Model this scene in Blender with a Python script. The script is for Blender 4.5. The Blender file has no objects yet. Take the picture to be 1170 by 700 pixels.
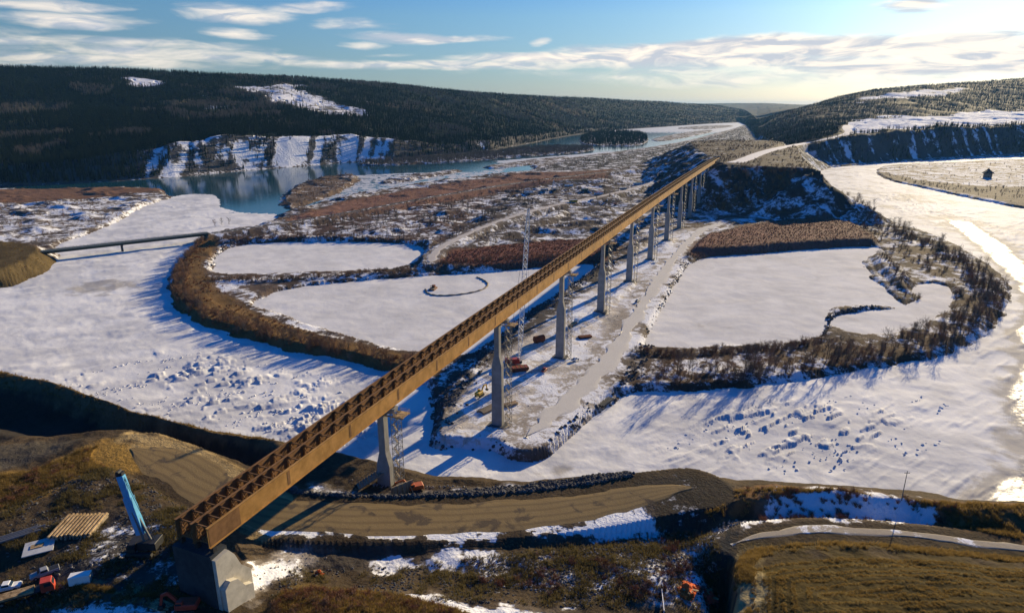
import bpy, bmesh, math, random
import numpy as np
from mathutils import Vector, Matrix
random.seed(7); rng = np.random.default_rng(7)
R = math.radians
SC = bpy.context.scene
COL = SC.collection

# ------------------------------------------------------------------ camera
CAM_H, PITCH, FPX = 139.0, R(16.82), 755.2
cam = bpy.data.objects.new('camera', bpy.data.cameras.new('camera')); COL.objects.link(cam)
cam.location = (0, 0, CAM_H); cam.rotation_euler = (R(90) - PITCH, 0, 0)
cam.data.sensor_width = 36; cam.data.lens = FPX / 1170 * 36
cam.data.clip_start = 1; cam.data.clip_end = 200000
SC.camera = cam

# ------------------------------------------------------------------ light
SUN_AZ, SUN_EL = R(35.5), R(15.5)          # azimuth clockwise from the view axis (+Y)
sl = bpy.data.lights.new('sun', 'SUN'); so = bpy.data.objects.new('sun', sl); COL.objects.link(so)
sl.energy = 5.0; sl.angle = R(0.5); sl.color = (1.0, 0.81, 0.49)
sd = Vector((math.sin(SUN_AZ) * math.cos(SUN_EL), math.cos(SUN_AZ) * math.cos(SUN_EL), math.sin(SUN_EL)))
so.rotation_euler = (-sd).to_track_quat('-Z', 'Y').to_euler()
SC.view_settings.view_transform = 'Standard'; SC.view_settings.look = 'None'
SC.view_settings.gamma = 1; SC.view_settings.exposure = 0.78
HAZE = 1.6e-5
try:
    SC.view_settings.use_curve_mapping = False
except Exception:
    pass
SC.cycles.use_denoising = True
SC.cycles.max_bounces = 5; SC.cycles.volume_bounces = 1; SC.cycles.diffuse_bounces = 2
SC.cycles.sample_clamp_indirect = 4

def px_dir(px, py):
    u, v = (px - 585) / FPX, (py - 350) / FPX
    return (u, math.cos(PITCH) - v * math.sin(PITCH), -math.sin(PITCH) - v * math.cos(PITCH))
def at(px, py, z=0.0):
    d = px_dir(px, py); t = (z - CAM_H) / d[2]
    return (d[0] * t, d[1] * t)
def atY(px, py, Y):
    d = px_dir(px, py); t = Y / d[1]
    return (d[0] * t, Y, CAM_H + d[2] * t)
def pts(l, z=0.0): return np.array([at(p[0], p[1], z) for p in l])

# world: Nishita sky, with a deck of thin wave clouds in it
W = bpy.data.worlds.new('World'); SC.world = W; W.use_nodes = True
nt = W.node_tree; N, L = nt.nodes, nt.links; N.clear()
def nn(tree, t, **k):
    n = tree.nodes.new(t)
    for a, b in k.items(): setattr(n, a, b)
    return n
def wmath(op, a, b=None, c=None, clamp=False):
    n = nn(nt, 'ShaderNodeMath', operation=op); n.use_clamp = clamp
    for i, v in enumerate((a, b, c)):
        if v is None: continue
        if isinstance(v, (int, float)): n.inputs[i].default_value = v
        else: L.new(v, n.inputs[i])
    return n.outputs[0]
sky = nn(nt, 'ShaderNodeTexSky', sky_type='NISHITA', sun_disc=False)
sky.sun_elevation = SUN_EL; sky.sun_rotation = SUN_AZ
sky.altitude = 500; sky.air_density = 1.0; sky.dust_density = 0.6; sky.ozone_density = 3.0
tc = nn(nt, 'ShaderNodeTexCoord'); sep = nn(nt, 'ShaderNodeSeparateXYZ'); L.new(tc.outputs['Generated'], sep.inputs[0])
az = wmath('ARCTAN2', sep.outputs[0], sep.outputs[1]); el = wmath('ARCSINE', sep.outputs[2])
comb = nn(nt, 'ShaderNodeCombineXYZ'); L.new(az, comb.inputs[0]); L.new(wmath('MULTIPLY', el, 5.0), comb.inputs[1])
def wnoise(scale, detail, off=0.0, rough=0.5, dist=0.0):
    m = nn(nt, 'ShaderNodeMapping'); m.inputs['Location'].default_value = (off, off * 1.7, off); L.new(comb.outputs[0], m.inputs[0])
    n = nn(nt, 'ShaderNodeTexNoise'); n.inputs['Scale'].default_value = scale; n.inputs['Detail'].default_value = detail
    n.inputs['Roughness'].default_value = rough; n.inputs['Distortion'].default_value = dist
    L.new(m.outputs[0], n.inputs['Vector']); return n.outputs['Fac']
# cloud bodies: (azimuth, elevation) ellipses in the sky, frayed by noise
clouds = [(80, 22, 95, 12, .95), (40, 2, 110, 8, .9), (270, 12, 75, 15, .95), (275, 37, 48, 8, .85), (340, 6, 90, 9, .8), (60, 50, 150, 9, .75),
          (480, 42, 110, 8, 1.0), (400, 28, 60, 10, .8), (410, 49, 38, 5, .8), (619, 47, 22, 7, .8), (160, 52, 170, 10, .8), (230, 66, 240, 12, .85),
          (100, 72, 240, 9, .8), (455, 73, 220, 9, .9), (640, 66, 170, 10, 1.15), (760, 59, 170, 14, 1.25), (870, 55, 160, 16, 1.3), (980, 53, 160, 16, 1.3), (560, 74, 200, 9, .95), (820, 68, 260, 13, 1.1), (1010, 70, 240, 15, 1.1),
          (1075, 50, 150, 16, 1.3), (1165, 60, 170, 24, 1.3), (930, 84, 380, 22, .8), (640, 82, 260, 10, .5), (1045, 3, 48, 9, 1.2), (706, 86, 26, 6, .75), (1135, 38, 30, 4, .8),
          (455, 60, 40, 4, .6), (0, 34, 60, 8, .6), (1400, 40, 220, 22, 1.0), (-200, 30, 200, 18, .8), (-120, 70, 220, 12, .8)]
wn1 = wnoise(7.0, 5, 3.1, .55, .4); wn2 = wnoise(5.0, 4, 9.7, .5, .3)
azd = wmath('ADD', az, wmath('MULTIPLY', wmath('SUBTRACT', wn1, .5), .10))
eld = wmath('ADD', el, wmath('MULTIPLY', wmath('SUBTRACT', wn2, .5), .030))
cov = None; shade = None
for (px, py, hw, hh, st) in clouds:
    d = Vector(px_dir(px, py)).normalized(); a0, e0 = math.atan2(d.x, d.y), math.asin(d.z)
    da = wmath('MULTIPLY', wmath('SUBTRACT', azd, a0), FPX / hw); de = wmath('MULTIPLY', wmath('SUBTRACT', eld, e0), FPX / hh)
    q = wmath('ADD', wmath('MULTIPLY', da, da), wmath('MULTIPLY', de, de))
    b = wmath('MULTIPLY', wmath('SUBTRACT', 1.0, q, clamp=True), st)
    cov = b if cov is None else wmath('MAXIMUM', cov, b)
fib = wnoise(13.0, 6, 21.3, .6, .8); low = wnoise(3.3, 4, 5.5, .5, .6)
cc = wmath('SUBTRACT', wmath('MULTIPLY', cov, 1.25), wmath('MULTIPLY', wmath('SUBTRACT', 1.0, fib), .98))
mr = nn(nt, 'ShaderNodeMapRange', interpolation_type='SMOOTHSTEP'); L.new(cc, mr.inputs['Value'])
mr.inputs['From Min'].default_value = -.06; mr.inputs['From Max'].default_value = .95; mr.inputs['To Max'].default_value = .93
fib2 = wnoise(11.0, 5, 33.0, .55, 1.2)
shr = nn(nt, 'ShaderNodeValToRGB'); L.new(fib2, shr.inputs[0])
shr.color_ramp.elements[0].position = .42; shr.color_ramp.elements[0].color = (7.2, 7.4, 8.2, 1)
shr.color_ramp.elements[1].position = .57; shr.color_ramp.elements[1].color = (14.5, 12.6, 10.6, 1)
tint = nn(nt, 'ShaderNodeMix', data_type='RGBA', blend_type='MULTIPLY'); tint.inputs[0].default_value = 1
L.new(sky.outputs[0], tint.inputs[6]); 
tr = nn(nt, 'ShaderNodeValToRGB'); L.new(wmath('MULTIPLY', el, 2.0, clamp=True), tr.inputs[0])     # hazier and whiter towards the horizon; unseen zenith blue boosted to tint shadows
tr.color_ramp.elements[0].color = (.64, .72, .90, 1); tr.color_ramp.elements[0].position = .03; tr.color_ramp.elements[1].color = (.0, .74, 1.8, 1); tr.color_ramp.elements[1].position = .60
q = tr.color_ramp.elements.new(.24); q.color = (.66, .92, 1.12, 1)
L.new(tr.outputs[0], tint.inputs[7])
mx = nn(nt, 'ShaderNodeMix', data_type='RGBA'); L.new(mr.outputs[0], mx.inputs[0]); L.new(tint.outputs[2], mx.inputs[6]); L.new(shr.outputs[0], mx.inputs[7])
bg = nn(nt, 'ShaderNodeBackground'); bg.inputs['Strength'].default_value = 0.05
L.new(mx.outputs[2], bg.inputs[0]); wo = nn(nt, 'ShaderNodeOutputWorld'); L.new(bg.outputs[0], wo.inputs[0])

# ------------------------------------------------------------------ helpers: noise, polygons
def _h(ix, iy, s):
    n = (ix.astype(np.int64) * 374761393 + iy.astype(np.int64) * 668265263 + s * 974711) & 0x7fffffff
    n = ((n ^ (n >> 13)) * 1274126177) & 0x7fffffff
    return ((n ^ (n >> 16)) & 0xffff) / 65535.0
def vnoise(x, y, s=0):
    ix, iy = np.floor(x), np.floor(y); fx, fy = x - ix, y - iy
    fx = fx * fx * (3 - 2 * fx); fy = fy * fy * (3 - 2 * fy)
    a = _h(ix, iy, s); b = _h(ix + 1, iy, s); c = _h(ix, iy + 1, s); d = _h(ix + 1, iy + 1, s)
    return (a + (b - a) * fx) * (1 - fy) + (c + (d - c) * fx) * fy
def fbm(x, y, s=0, o=4, g=.5):
    r = np.zeros_like(x); a = 1; t = 0
    for i in range(o):
        r += a * (vnoise(x, y, s + i * 17) - .5); t += a * .5; a *= g; x = x * 2.03 + 11.3; y = y * 1.97 - 7.1
    return r / t
def sstep(a, b, x):
    t = np.clip((x - a) / (b - a), 0, 1); return t * t * (3 - 2 * t)
def sdf(X, Y, P, margin=60.0):
    """signed distance to polygon P (negative inside); far points just get +margin"""
    out = np.full(X.shape, margin)
    lo, hi = P.min(0) - margin, P.max(0) + margin
    m = (X > lo[0]) & (X < hi[0]) & (Y > lo[1]) & (Y < hi[1])
    if not m.any(): return out
    x, y = X[m], Y[m]; d2 = np.full(x.shape, 1e18); ins = np.zeros(x.shape, bool)
    for i in range(len(P)):
        ax, ay = P[i - 1]; bx, by = P[i]; ex, ey = bx - ax, by - ay
        t = np.clip(((x - ax) * ex + (y - ay) * ey) / (ex * ex + ey * ey + 1e-9), 0, 1)
        d2 = np.minimum(d2, (x - ax - t * ex) ** 2 + (y - ay - t * ey) ** 2)
        if ay != by:
            c = ((ay > y) != (by > y)) & (x < ex * (y - ay) / ey + ax); ins ^= c
    d = np.sqrt(d2); out[m] = np.minimum(np.where(ins, -d, d), margin); return out
def pld(X, Y, P, margin=60.0):
    """distance to polyline P of (x, y, z) and the z of the nearest point"""
    D = np.full(X.shape, margin); Z = np.zeros(X.shape)
    lo, hi = P[:, :2].min(0) - margin, P[:, :2].max(0) + margin
    m = (X > lo[0]) & (X < hi[0]) & (Y > lo[1]) & (Y < hi[1])
    if not m.any(): return D, Z
    x, y = X[m], Y[m]; d = np.full(x.shape, 1e9); z = np.zeros(x.shape)
    for a, b in zip(P[:-1], P[1:]):
        e = b - a; t = np.clip(((x - a[0]) * e[0] + (y - a[1]) * e[1]) / (e[0] ** 2 + e[1] ** 2 + 1e-9), 0, 1)
        q = np.hypot(x - a[0] - t * e[0], y - a[1] - t * e[1]); k = q < d
        d = np.where(k, q, d); z = np.where(k, a[2] + t * e[2], z)
    D[m] = np.minimum(d, margin); Z[m] = z; return D, Z
def smooth(P, n=3):
    """Chaikin corner cutting on a closed outline"""
    for _ in range(n):
        Q = np.roll(P, -1, 0); P = np.stack([.75 * P + .25 * Q, .25 * P + .75 * Q], 1).reshape(-1, P.shape[1])
    return P
def smooth_open(P, n=2):
    for _ in range(n):
        A, B = P[:-1], P[1:]
        P = np.concatenate([P[:1], np.stack([.75 * A + .25 * B, .25 * A + .75 * B], 1).reshape(-1, P.shape[1]), P[-1:]])
    return P
# ------------------------------------------------------------------ terrain: the shape of the land
def loft(lines):
    """lines: near-to-far list of [(t, Y, z), ...]; returns f(x, y) -> z interpolated along each ray, and per-line Y(t)"""
    A = []
    for l in lines:
        a = np.array(sorted(l)); A.append(a)
    def f(X, Y):
        t = X / np.maximum(Y, 1); z = np.full(X.shape, np.nan)
        Ys = [np.interp(t, a[:, 0], a[:, 1]) for a in A]; Zs = [np.interp(t, a[:, 0], a[:, 2]) for a in A]
        for i in range(1, len(A)): Ys[i] = np.maximum(Ys[i], Ys[i - 1] + .5)
        z = np.where(Y <= Ys[0], Zs[0], z)
        for i in range(len(A) - 1):
            w = (Y - Ys[i]) / (Ys[i + 1] - Ys[i]); w = np.clip(w, 0, 1); w = w * .6 + .4 * w * w * (3 - 2 * w)
            m = (Y > Ys[i]) & (Y <= Ys[i + 1]); z = np.where(m, Zs[i] + (Zs[i + 1] - Zs[i]) * w, z)
        z = np.where(Y > Ys[-1], Zs[-1], z); return z, Ys
    return f
def P3(px, py, z): x, y = at(px, py, z); return (x / y, y, z)
def PY(px, py, Y): x, y, z = atY(px, py, Y); return (x / y, y, z)

# --- far land: foot of the hills, cut-bank top, bench, crest, back slope, horizon
foot = [(-300, 214), (0, 211), (60, 210), (130, 207), (200, 202), (330, 191), (390, 186), (450, 183), (500, 179), (560, 173), (610, 163), (640, 157), (690, 150),
        (760, 145), (820, 141), (845, 140), (852, 143), (858, 150), (864, 158), (872, 167), (884, 177), (905, 185), (935, 189), (1000, 186), (1060, 181), (1170, 176), (1470, 172)]
F0 = [P3(a, b, 0) for a, b in foot]
def footY(px):
    return np.interp(px, [a for a, _ in foot], [f[1] for f in F0])
F1 = [PY(a, b, footY(a) + d) for a, b, d in [(-300, 186, 75), (0, 184, 70), (60, 186, 60), (100, 178, 60), (190, 163, 78), (260, 157, 78), (330, 157, 74), (400, 152, 84), (450, 160, 80), (520, 163, 80),
      (560, 160, 90), (610, 152, 120), (650, 149, 150), (700, 144, 200), (760, 141, 200), (820, 138, 200), (845, 138.5, 150), (852, 141, 150), (858, 146, 150), (866, 152, 150), (876, 158, 140), (890, 163, 120), (905, 163, 110),
      (935, 158, 100), (975, 152, 100), (1060, 146, 105), (1170, 140, 110), (1470, 136, 110)]]
F2 = [PY(a, b, footY(a) + d) for a, b, d in [(-300, 128, 600), (0, 132, 650), (100, 130, 680), (200, 126, 700), (330, 122, 720), (400, 124, 700), (470, 132, 700), (540, 137, 700), (610, 137, 800), (690, 133, 900), (760, 132, 1000), (820, 131.5, 1000),
      (852, 134, 1000), (866, 146, 900), (880, 150, 900), (920, 143, 950), (990, 135.5, 1000), (1060, 131, 1050), (1170, 128, 1100), (1470, 126, 1100)]]
F3 = [PY(a, b, footY(a) + d) for a, b, d in [(-300, 72, 1450), (0, 78, 1500), (120, 80, 1500), (250, 86, 1550), (320, 88, 1600), (400, 93, 1700), (450, 97, 1800), (520, 105, 1900), (600, 110, 2000), (680, 113, 2300), (760, 117, 2600), (820, 121, 2800),
      (850, 126.5, 3000), (864, 138, 2200), (880, 134, 2200), (900, 128, 2300), (930, 120, 2400), (960, 111, 2500), (1000, 103, 2600), (1060, 97.5, 2700), (1110, 94.5, 2800), (1170, 90, 2900), (1470, 84, 3000)]]
F4 = [(t, y + 2500, z - 20) for t, y, z in F3]
F5 = [(-1.6, 19000, 200), (.05, 19000, 190), (.14, 19000, 195), (.25, 19000, 205), (.30, 19000, 215), (.36, 19000, 225), (.42, 19000, 180), (1.6, 19000, 200)]
F6 = [(t, 42000, 60) for t, y, z in F5]
far_loft = loft([F0, F1, F2, F3, F4, F5, F6])

# --- near land: columns (px) of (py, z) from the bottom of the frame to the crest of the river bank; a third value is a distance instead of py
cols = {
    -250: [(700, 37), (640, 37), (590, 37), (545, 37), (515, 35), (492, 31), (0, 18, 248), (0, 19, 258), (418, 28)],
    0:   [(700, 37), (640, 37), (590, 37), (545, 37), (522, 35), (498, 31), (0, 18, 235), (0, 19, 252), (424, 27.5)],
    60:  [(700, 37), (640, 38), (590, 37), (545, 38), (520, 36.5), (501, 33), (0, 18, 226), (0, 19, 246), (438, 27)],
    100: [(700, 37), (640, 38.5), (590, 37.5), (545, 38), (510, 37), (494, 33.5), (0, 18, 222), (0, 19, 238), (450, 27)],
    150: [(700, 38), (640, 39), (596, 38.5), (560, 37), (515, 36), (490, 34), (0, 18, 218), (0, 18, 226), (470, 27)],
    205: [(700, 38), (640, 39), (596, 38.5), (560, 34), (530, 33.5), (505, 32), (0, 18, 209), (0, 18, 214), (484, 27)],
    250: [(700, 37), (655, 38), (605, 37.5), (572, 33.5), (545, 32.5), (520, 31), (0, 18, 203), (0, 18, 206), (493, 26.5)],
    300: [(700, 35), (655, 33.5), (620, 29.2), (604, 31), (575, 31), (537, 30), (0, 19, 192), (0, 19, 198), (500, 26)],
    350: [(700, 36), (650, 30), (613, 29.0), (601, 30.5), (576, 31), (566, 26), (548, 25), (535, 24.5), (512, 25)],
    400: [(700, 37), (650, 29.5), (615, 28.8), (603, 30.5), (580, 31), (566, 26), (552, 25.5), (540, 25), (522, 25)],
    500: [(700, 36), (645, 30), (614, 28.8), (601, 30.5), (582, 31), (568, 26), (558, 25.5), (553, 25), (547, 25)],
    600: [(700, 34), (655, 31), (611, 28.6), (597, 30.5), (577, 31), (565, 27), (561, 26.5), (557, 26), (553, 26)],
    700: [(700, 33), (660, 32), (605, 29), (590, 31), (562, 31.5), (555, 30), (551, 29.5), (548, 29), (545, 29)],
    745: [(700, 31), (660, 32), (610, 28.8), (584, 32), (566, 32.5), (556, 33), (552, 33), (548, 32.5), (543, 32)],
    800: [(700, 28), (660, 28.5), (625, 29), (600, 29), (575, 32.5), (566, 34), (558, 33.5), (552, 33), (546, 32)],
    828: [(700, 21), (670, 23), (640, 26), (615, 29.5), (588, 31.5), (572, 33.5), (565, 33.5), (558, 33), (550, 32)],
    842: [(700, 37), (660, 37), (630, 35.5), (610, 32), (590, 30), (572, 33.5), (566, 33.5), (560, 33), (553, 32)],
    900: [(700, 40), (660, 39), (625, 36), (607, 33), (594, 29.5), (566, 33.8), (562, 34.2), (560, 34.2), (557, 33.8)],
    970: [(700, 40.5), (660, 39), (622, 36), (605, 33), (598, 29.5), (567, 34.4), (564, 34.7), (562.5, 34.8), (560, 34.5)],
    1050: [(700, 40.5), (660, 39), (625, 35.5), (611, 33), (602, 29.5), (574, 33.7), (570, 34.4), (568, 34.5), (565, 34.3)],
    1100: [(700, 40.5), (660, 39), (628, 35.5), (617, 33.5), (606, 32), (588, 34.5), (583, 35), (581, 35.1), (577, 34.8)],
    1170: [(700, 40.5), (660, 39), (640, 36), (627, 34), (613, 33), (595, 34.6), (586, 35.2), (582, 35.3), (578, 35)],
    1450: [(700, 41), (670, 39), (650, 36), (640, 34), (622, 33), (606, 35), (598, 35.8), (592, 36), (586, 35.5)],
}
NL = [[] for _ in range(9)]
for px, c in cols.items():
    for i, q in enumerate(c):
        NL[i].append(P3(px, q[0], q[1]) if len(q) == 2 else (lambda t: (t, q[2], q[1]))(P3(px, c[5][0], c[5][1])[0]))
near0 = [(-2.0, 40, 36), (2.0, 40, 38)]
shore = [(t, y + (z + 3) / .62, -3) for t, y, z in NL[8]]
near_loft = loft([near0] + NL + [shore])

# --- outlines on the valley floor, z = 0
ice_out = smooth(pts([(-400, 380), (0, 332), (40, 318), (66, 302), (68, 290), (60, 281), (90, 272), (140, 252), (155, 240), (190, 228), (214, 222), (246, 223), (248, 243), (330, 246), (300, 258), (250, 266), (232, 272),
     (222, 282), (206, 297), (195, 315), (190, 337), (205, 357), (233, 372), (290, 392), (360, 407), (440, 422), (486, 440), (497, 470), (486, 507), (520, 514), (602, 514), (642, 497), (680, 470), (716, 449), (770, 448), (850, 443), (950, 428), (1050, 413), (1102, 398),
     (1140, 372), (1156, 345), (1152, 322), (1125, 300), (1085, 276), (1040, 260), (1000, 250), (972, 240), (958, 224), (944, 205), (934, 193), (1000, 187), (1060, 183), (1170, 177.5), (1400, 175), (1400, 183), (1170, 182), (1070, 187), (1012, 189), (998, 196), (1013, 206), (1050, 214), (1100, 225), (1170, 239), (1420, 275),
     (1700, 480), (1700, 680), (1170, 640), (900, 610), (600, 590), (300, 560), (0, 500), (-400, 470)]), 1)
water_out = smooth(pts([(-300, 217), (0, 216), (60, 217), (130, 214.5), (185, 216), (190, 223), (240, 236), (250, 250), (300, 251), (330, 242), (360, 233), (390, 226), (459, 213), (537, 203), (570, 198.5), (612, 195), (604, 188),
     (650, 181), (700, 174), (745, 168.5), (790, 160), (815, 153), (838, 147.5), (848, 143.5), (856, 141.5), (845, 138), (820, 138), (760, 142), (690, 147), (640, 154), (610, 161), (560, 170), (500, 176), (450, 180), (390, 183), (330, 188), (200, 199), (130, 204), (0, 208), (-300, 211)]), 1)
bar_out = smooth(pts([(318, 233), (325, 221), (348, 207), (392, 200), (415, 203), (400, 214), (380, 224), (350, 234), (328, 240)]), 2)
isle_out = smooth(pts([(660, 162), (668, 153), (700, 150.5), (735, 152), (742, 159), (735, 166), (700, 167.5), (672, 166.5)]), 2)
far_bars = [smooth(pts(q), 1) for q in ([(740, 160), (775, 152.5), (812, 148.2), (815, 150.5), (790, 156), (755, 162)], [(765, 147), (800, 144), (836, 143.2), (838, 145), (805, 148.2)], [(545, 191.5), (590, 185), (640, 179.5), (655, 180.5), (612, 187.5), (565, 193)], [(430, 208), (470, 200), (520, 194), (530, 196), (480, 205), (440, 211)])]
spit_out = smooth(pts([(400, 187), (470, 183), (540, 177), (600, 170), (660, 168), (684, 170.5), (660, 175), (600, 178.5), (540, 184), (470, 188), (420, 190)]), 1)
pond_outs = [smooth(pts(p, 1), 2) for p in (
    [(242, 305), (250, 288), (272, 280), (330, 276), (430, 277), (474, 279), (486, 286), (474, 298), (455, 307), (380, 311), (300, 314), (246, 314)],
    [(281, 349), (322, 331), (400, 321), (480, 316), (560, 311), (640, 304), (684, 300), (662, 322), (610, 352), (566, 386), (532, 410), (496, 404), (440, 397), (380, 379), (320, 359)],
    [(720, 391), (745, 360), (766, 332), (788, 296), (850, 291), (925, 285), (1000, 281), (1014, 287), (984, 297), (992, 314), (1022, 342), (1034, 352), (1000, 350), (958, 349), (943, 364), (947, 380), (925, 389), (850, 394), (760, 399)],
    [(949, 362), (962, 357), (1000, 354), (1040, 351), (1050, 341), (1040, 330), (1062, 322), (1090, 330), (1090, 348), (1068, 366), (1030, 380), (985, 384), (952, 376)])]
POND_Z = 1.0
def line(l, n=2): return smooth_open(np.array([(*at(a, b, z), z) for a, b, z in l]), n)
# dikes and embankments, plus valley ridges added to cast shadow strips: (polyline with crest z, half width of the crest, side slope)
dikes = [
    (line([(232, 268, 8), (300, 259, 8.5), (400, 243, 8.5), (500, 224, 8.5), (600, 208, 8.5), (700, 196, 9), (775, 187, 14)]), 6, .62),
    (line([(228, 276, 3), (207, 302, 3), (205, 328, 3.2), (224, 352, 3.4), (290, 374, 3.6), (360, 391, 3.6), (430, 404, 3.6), (490, 413, 3.5)]), 12, .4),
    (line([(236, 318, 3.5), (300, 320, 4), (400, 313, 4), (480, 308, 4.5), (500, 296, 5)]), 3, .6),
    (line([(262, 331, 2.5), (320, 325, 3)]), 3, .5),
    (line([(246, 274, 7.5), (330, 268, 8), (420, 269, 8), (490, 274, 7.5)]), 4, .7),
    (line([(490, 292, 7), (560, 272, 7), (620, 252, 8), (640, 240, 8)]), 5, .6),
    (line([(725, 418, 3.6), (800, 420, 3.6), (900, 408, 3.4), (1000, 396, 3.2), (1080, 374, 3.2), (1118, 346, 3.2), (1112, 322, 3.2), (1075, 295, 3.2), (1020, 272, 3.4), (965, 255, 4), (940, 228, 5)]), 12, .45),
    (line([(1004, 288, 6), (1020, 305, 7.5), (1040, 325, 7), (1048, 334, 4)]), 4, .7),
    (line([(944, 376, 3), (946, 366, 3.5), (955, 356, 4), (990, 352, 4.5), (1030, 347, 4)]), 1.5, .7),
    (line([(722, 385, 5), (748, 352, 5), (770, 318, 5), (788, 292, 6)]), 4, .8),
    (line([(560, 372, 4), (610, 344, 5), (660, 318, 5.5), (700, 298, 6), (740, 272, 6)]), 3, .7),
    (line([(645, 380, 5), (690, 350, 5), (720, 322, 5)]), 2, .6),
    (line([(490, 500, 3.6), (503, 470, 3.6), (530, 430, 4), (560, 395, 4)]), 2, .7),
    (line([(800, 178, 25), (775, 183, 14), (720, 190, 8), (640, 200, 6)]), 7, .5),
    (line([(560, 212, 9), (625, 205, 12), (690, 205, 9)]), 8, .3),
    (line([(250, 262, 5), (330, 254, 5.5), (420, 240, 5.5), (480, 230, 5)]), 1.5, .7),
    (line([(515, 281, 6), (560, 268, 7), (620, 257, 7.5), (690, 250, 7)]), 2, .7),
    (line([(505, 262, 6), (560, 252, 7), (600, 244, 7)]), 3, .6),
    (line([(420, 262, 5), (470, 252, 6), (530, 243, 6.5)]), 2.5, .6),
    (line([(590, 222, 7), (650, 214, 7.5), (720, 204, 8)]), 2, .6),
    (line([(380, 232, 4.5), (460, 219, 5), (540, 209, 5), (610, 201, 5)]), 2, .6),
    (line([(620, 192, 5), (690, 183, 5.5), (760, 174, 6), (800, 167, 6)]), 3, .6),
    (line([(640, 187, 4.5), (710, 178, 5), (780, 168, 5)]), 3, .6),
    (line([(560, 246, 9), (620, 232, 9), (700, 226, 9)]), 10, .4),
]
# raised ground: (outline, z, side slope)
mounds = [
    (smooth(pts([(486, 509), (520, 514), (600, 513), (642, 496), (690, 464), (722, 420), (748, 390), (790, 300), (800, 262), (760, 262), (700, 300), (650, 335), (600, 372), (545, 412), (505, 470)], 3.4), 1), 3.4, .8),
    (smooth(pts([(505, 296), (522, 286), (600, 277), (690, 271), (706, 280), (690, 292), (640, 297), (560, 301), (510, 304)], 6.5), 2), 6.5, .6),
    (smooth(pts([(775, 268), (860, 254), (940, 246), (975, 254), (1000, 268), (985, 276), (900, 278), (790, 285)], 8), 2), 8, .7),
    (smooth(pts([(-300, 295), (-100, 278), (0, 274), (45, 280), (62, 291), (60, 298), (20, 312), (-40, 325), (-300, 360)], 11), 2), 11, .55),
    (smooth(np.array([at(824, 187, 57), at(845, 189, 57), at(875, 190, 57), at(905, 191, 57), at(930, 193, 57), at(942, 198, 54), (590, 1330), (640, 1560), (660, 1760), (440, 1700), (380, 1400)]), 1), 57, .50),
]
def height(X, Y, want=False):
    n1 = fbm(X / 70, Y / 70, 3, 4); n2 = fbm(X / 9, Y / 9, 9, 3)
    hum = np.maximum(0, fbm(X / 42, Y / 30, 13, 4)) * sstep(560, 700, Y) * (1 - sstep(1300, 1600, Y)) * (1 - sstep(150, 260, X))
    v = 2.9 + 1.3 * n1 + .55 * n2 + 7 * hum
    wob = 3.4 * fbm(X / 15, Y / 15, 41, 4)
    zf, Ys = far_loft(X, Y); v = np.where(Y > Ys[0] - 12, np.minimum(v, np.maximum((Y - Ys[0]) * .28 + .4 * n2, -3.4)), v)
    for O, z, s in mounds:
        d = sdf(X, Y, O, 150) + wob * (1 if z < 40 else 3); rough = fbm(X / 25, Y / 25, 77, 4) * (min(z * .12, 6)) * np.clip(d / 12, 0, 1)
        v = np.maximum(v, z + .35 * n2 - np.maximum(d, 0) * s + rough)
    for Pl, w, s in dikes:
        d, z = pld(X, Y, Pl, 60); v = np.maximum(v, np.where(d < 59, z + .4 * n2 - np.maximum(d + .5 * wob - w, 0) * s, -9))
    r = np.hypot(X, Y)
    g = fbm(X / 160, Y / 160, 21, 5, .55); g2 = fbm(X / 45 , Y / 45, 23, 4)
    rid = 1 - 2 * np.abs(vnoise(X / 120 + g, Y / 300 + g, 5) - .5)
    up = sstep(0, 60, Y - Ys[0]); dn = 1 - sstep(-400, 0, Y - Ys[3])
    zf = zf + up * (11 * g * (.35 + .65 * dn) + 3.0 * g2 - 9 * rid * dn * sstep(-60, 60, Y - Ys[0]) * .8) + np.where(Y > Ys[4], 40 * fbm(X / 2500, Y / 2500, 55, 3), 0)
    v = np.where(Y > Ys[0], np.maximum(v, zf), v); shore_w = np.where(Y < Ys[0], (Y - Ys[0]) * .28 + .4 * n2, -9)
    # rivers and ponds cut in
    wsm = wob * np.clip(r / 500, .35, 2.5)
    dw = sdf(X, Y, water_out, 80) + wsm
    for O in [bar_out, isle_out, spit_out] + far_bars: dw = np.maximum(dw, -(sdf(X, Y, O, 80) + wsm))
    dw = np.where(Y > Ys[0] - 10, 80, dw)
    di = sdf(X, Y, ice_out, 60) + .9 * wob
    lowv = np.minimum(v, 3.4) 
    v = np.minimum(v, np.maximum(np.minimum(dw * .35, 60) - .15, -3) + np.where(dw > 0, np.maximum(v - 3, 0), 0) * sstep(0, 12, dw))
    v = np.where(dw < 20, np.maximum(v, np.maximum(shore_w, -3.5)), v)
    v = np.minimum(v, np.where(di < 58, np.maximum(di * .75, -3), 1e3))
    dp = np.full(X.shape, 60.)
    for O in pond_outs: dp = np.minimum(dp, sdf(X, Y, O, 60) + .95 * wob + .6 * n2)
    v = np.minimum(v, np.where(dp < 58, np.maximum(POND_Z - .1 + dp * .75, -1.5), 1e3))
    # the near bank
    zn, Yn = near_loft(X, Y)
    m = Y < Yn[-1]
    rgh = 1.35 * fbm(X / 16, Y / 16, 61, 4) + .35 * fbm(X / 3.5, Y / 3.5, 63, 3)
    zn = zn + rgh * sstep(-1, 6, Yn[-1] - Y)
    v = np.where(m, zn, v)
    if want: return v, dict(near=m, Yn=Yn, Ys=Ys, dw=dw, di=di, dp=dp, n1=n1, n2=n2)
    return v
def hz(x, y):
    return float(height(np.array([float(x)]), np.array([float(y)]))[0])
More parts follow.
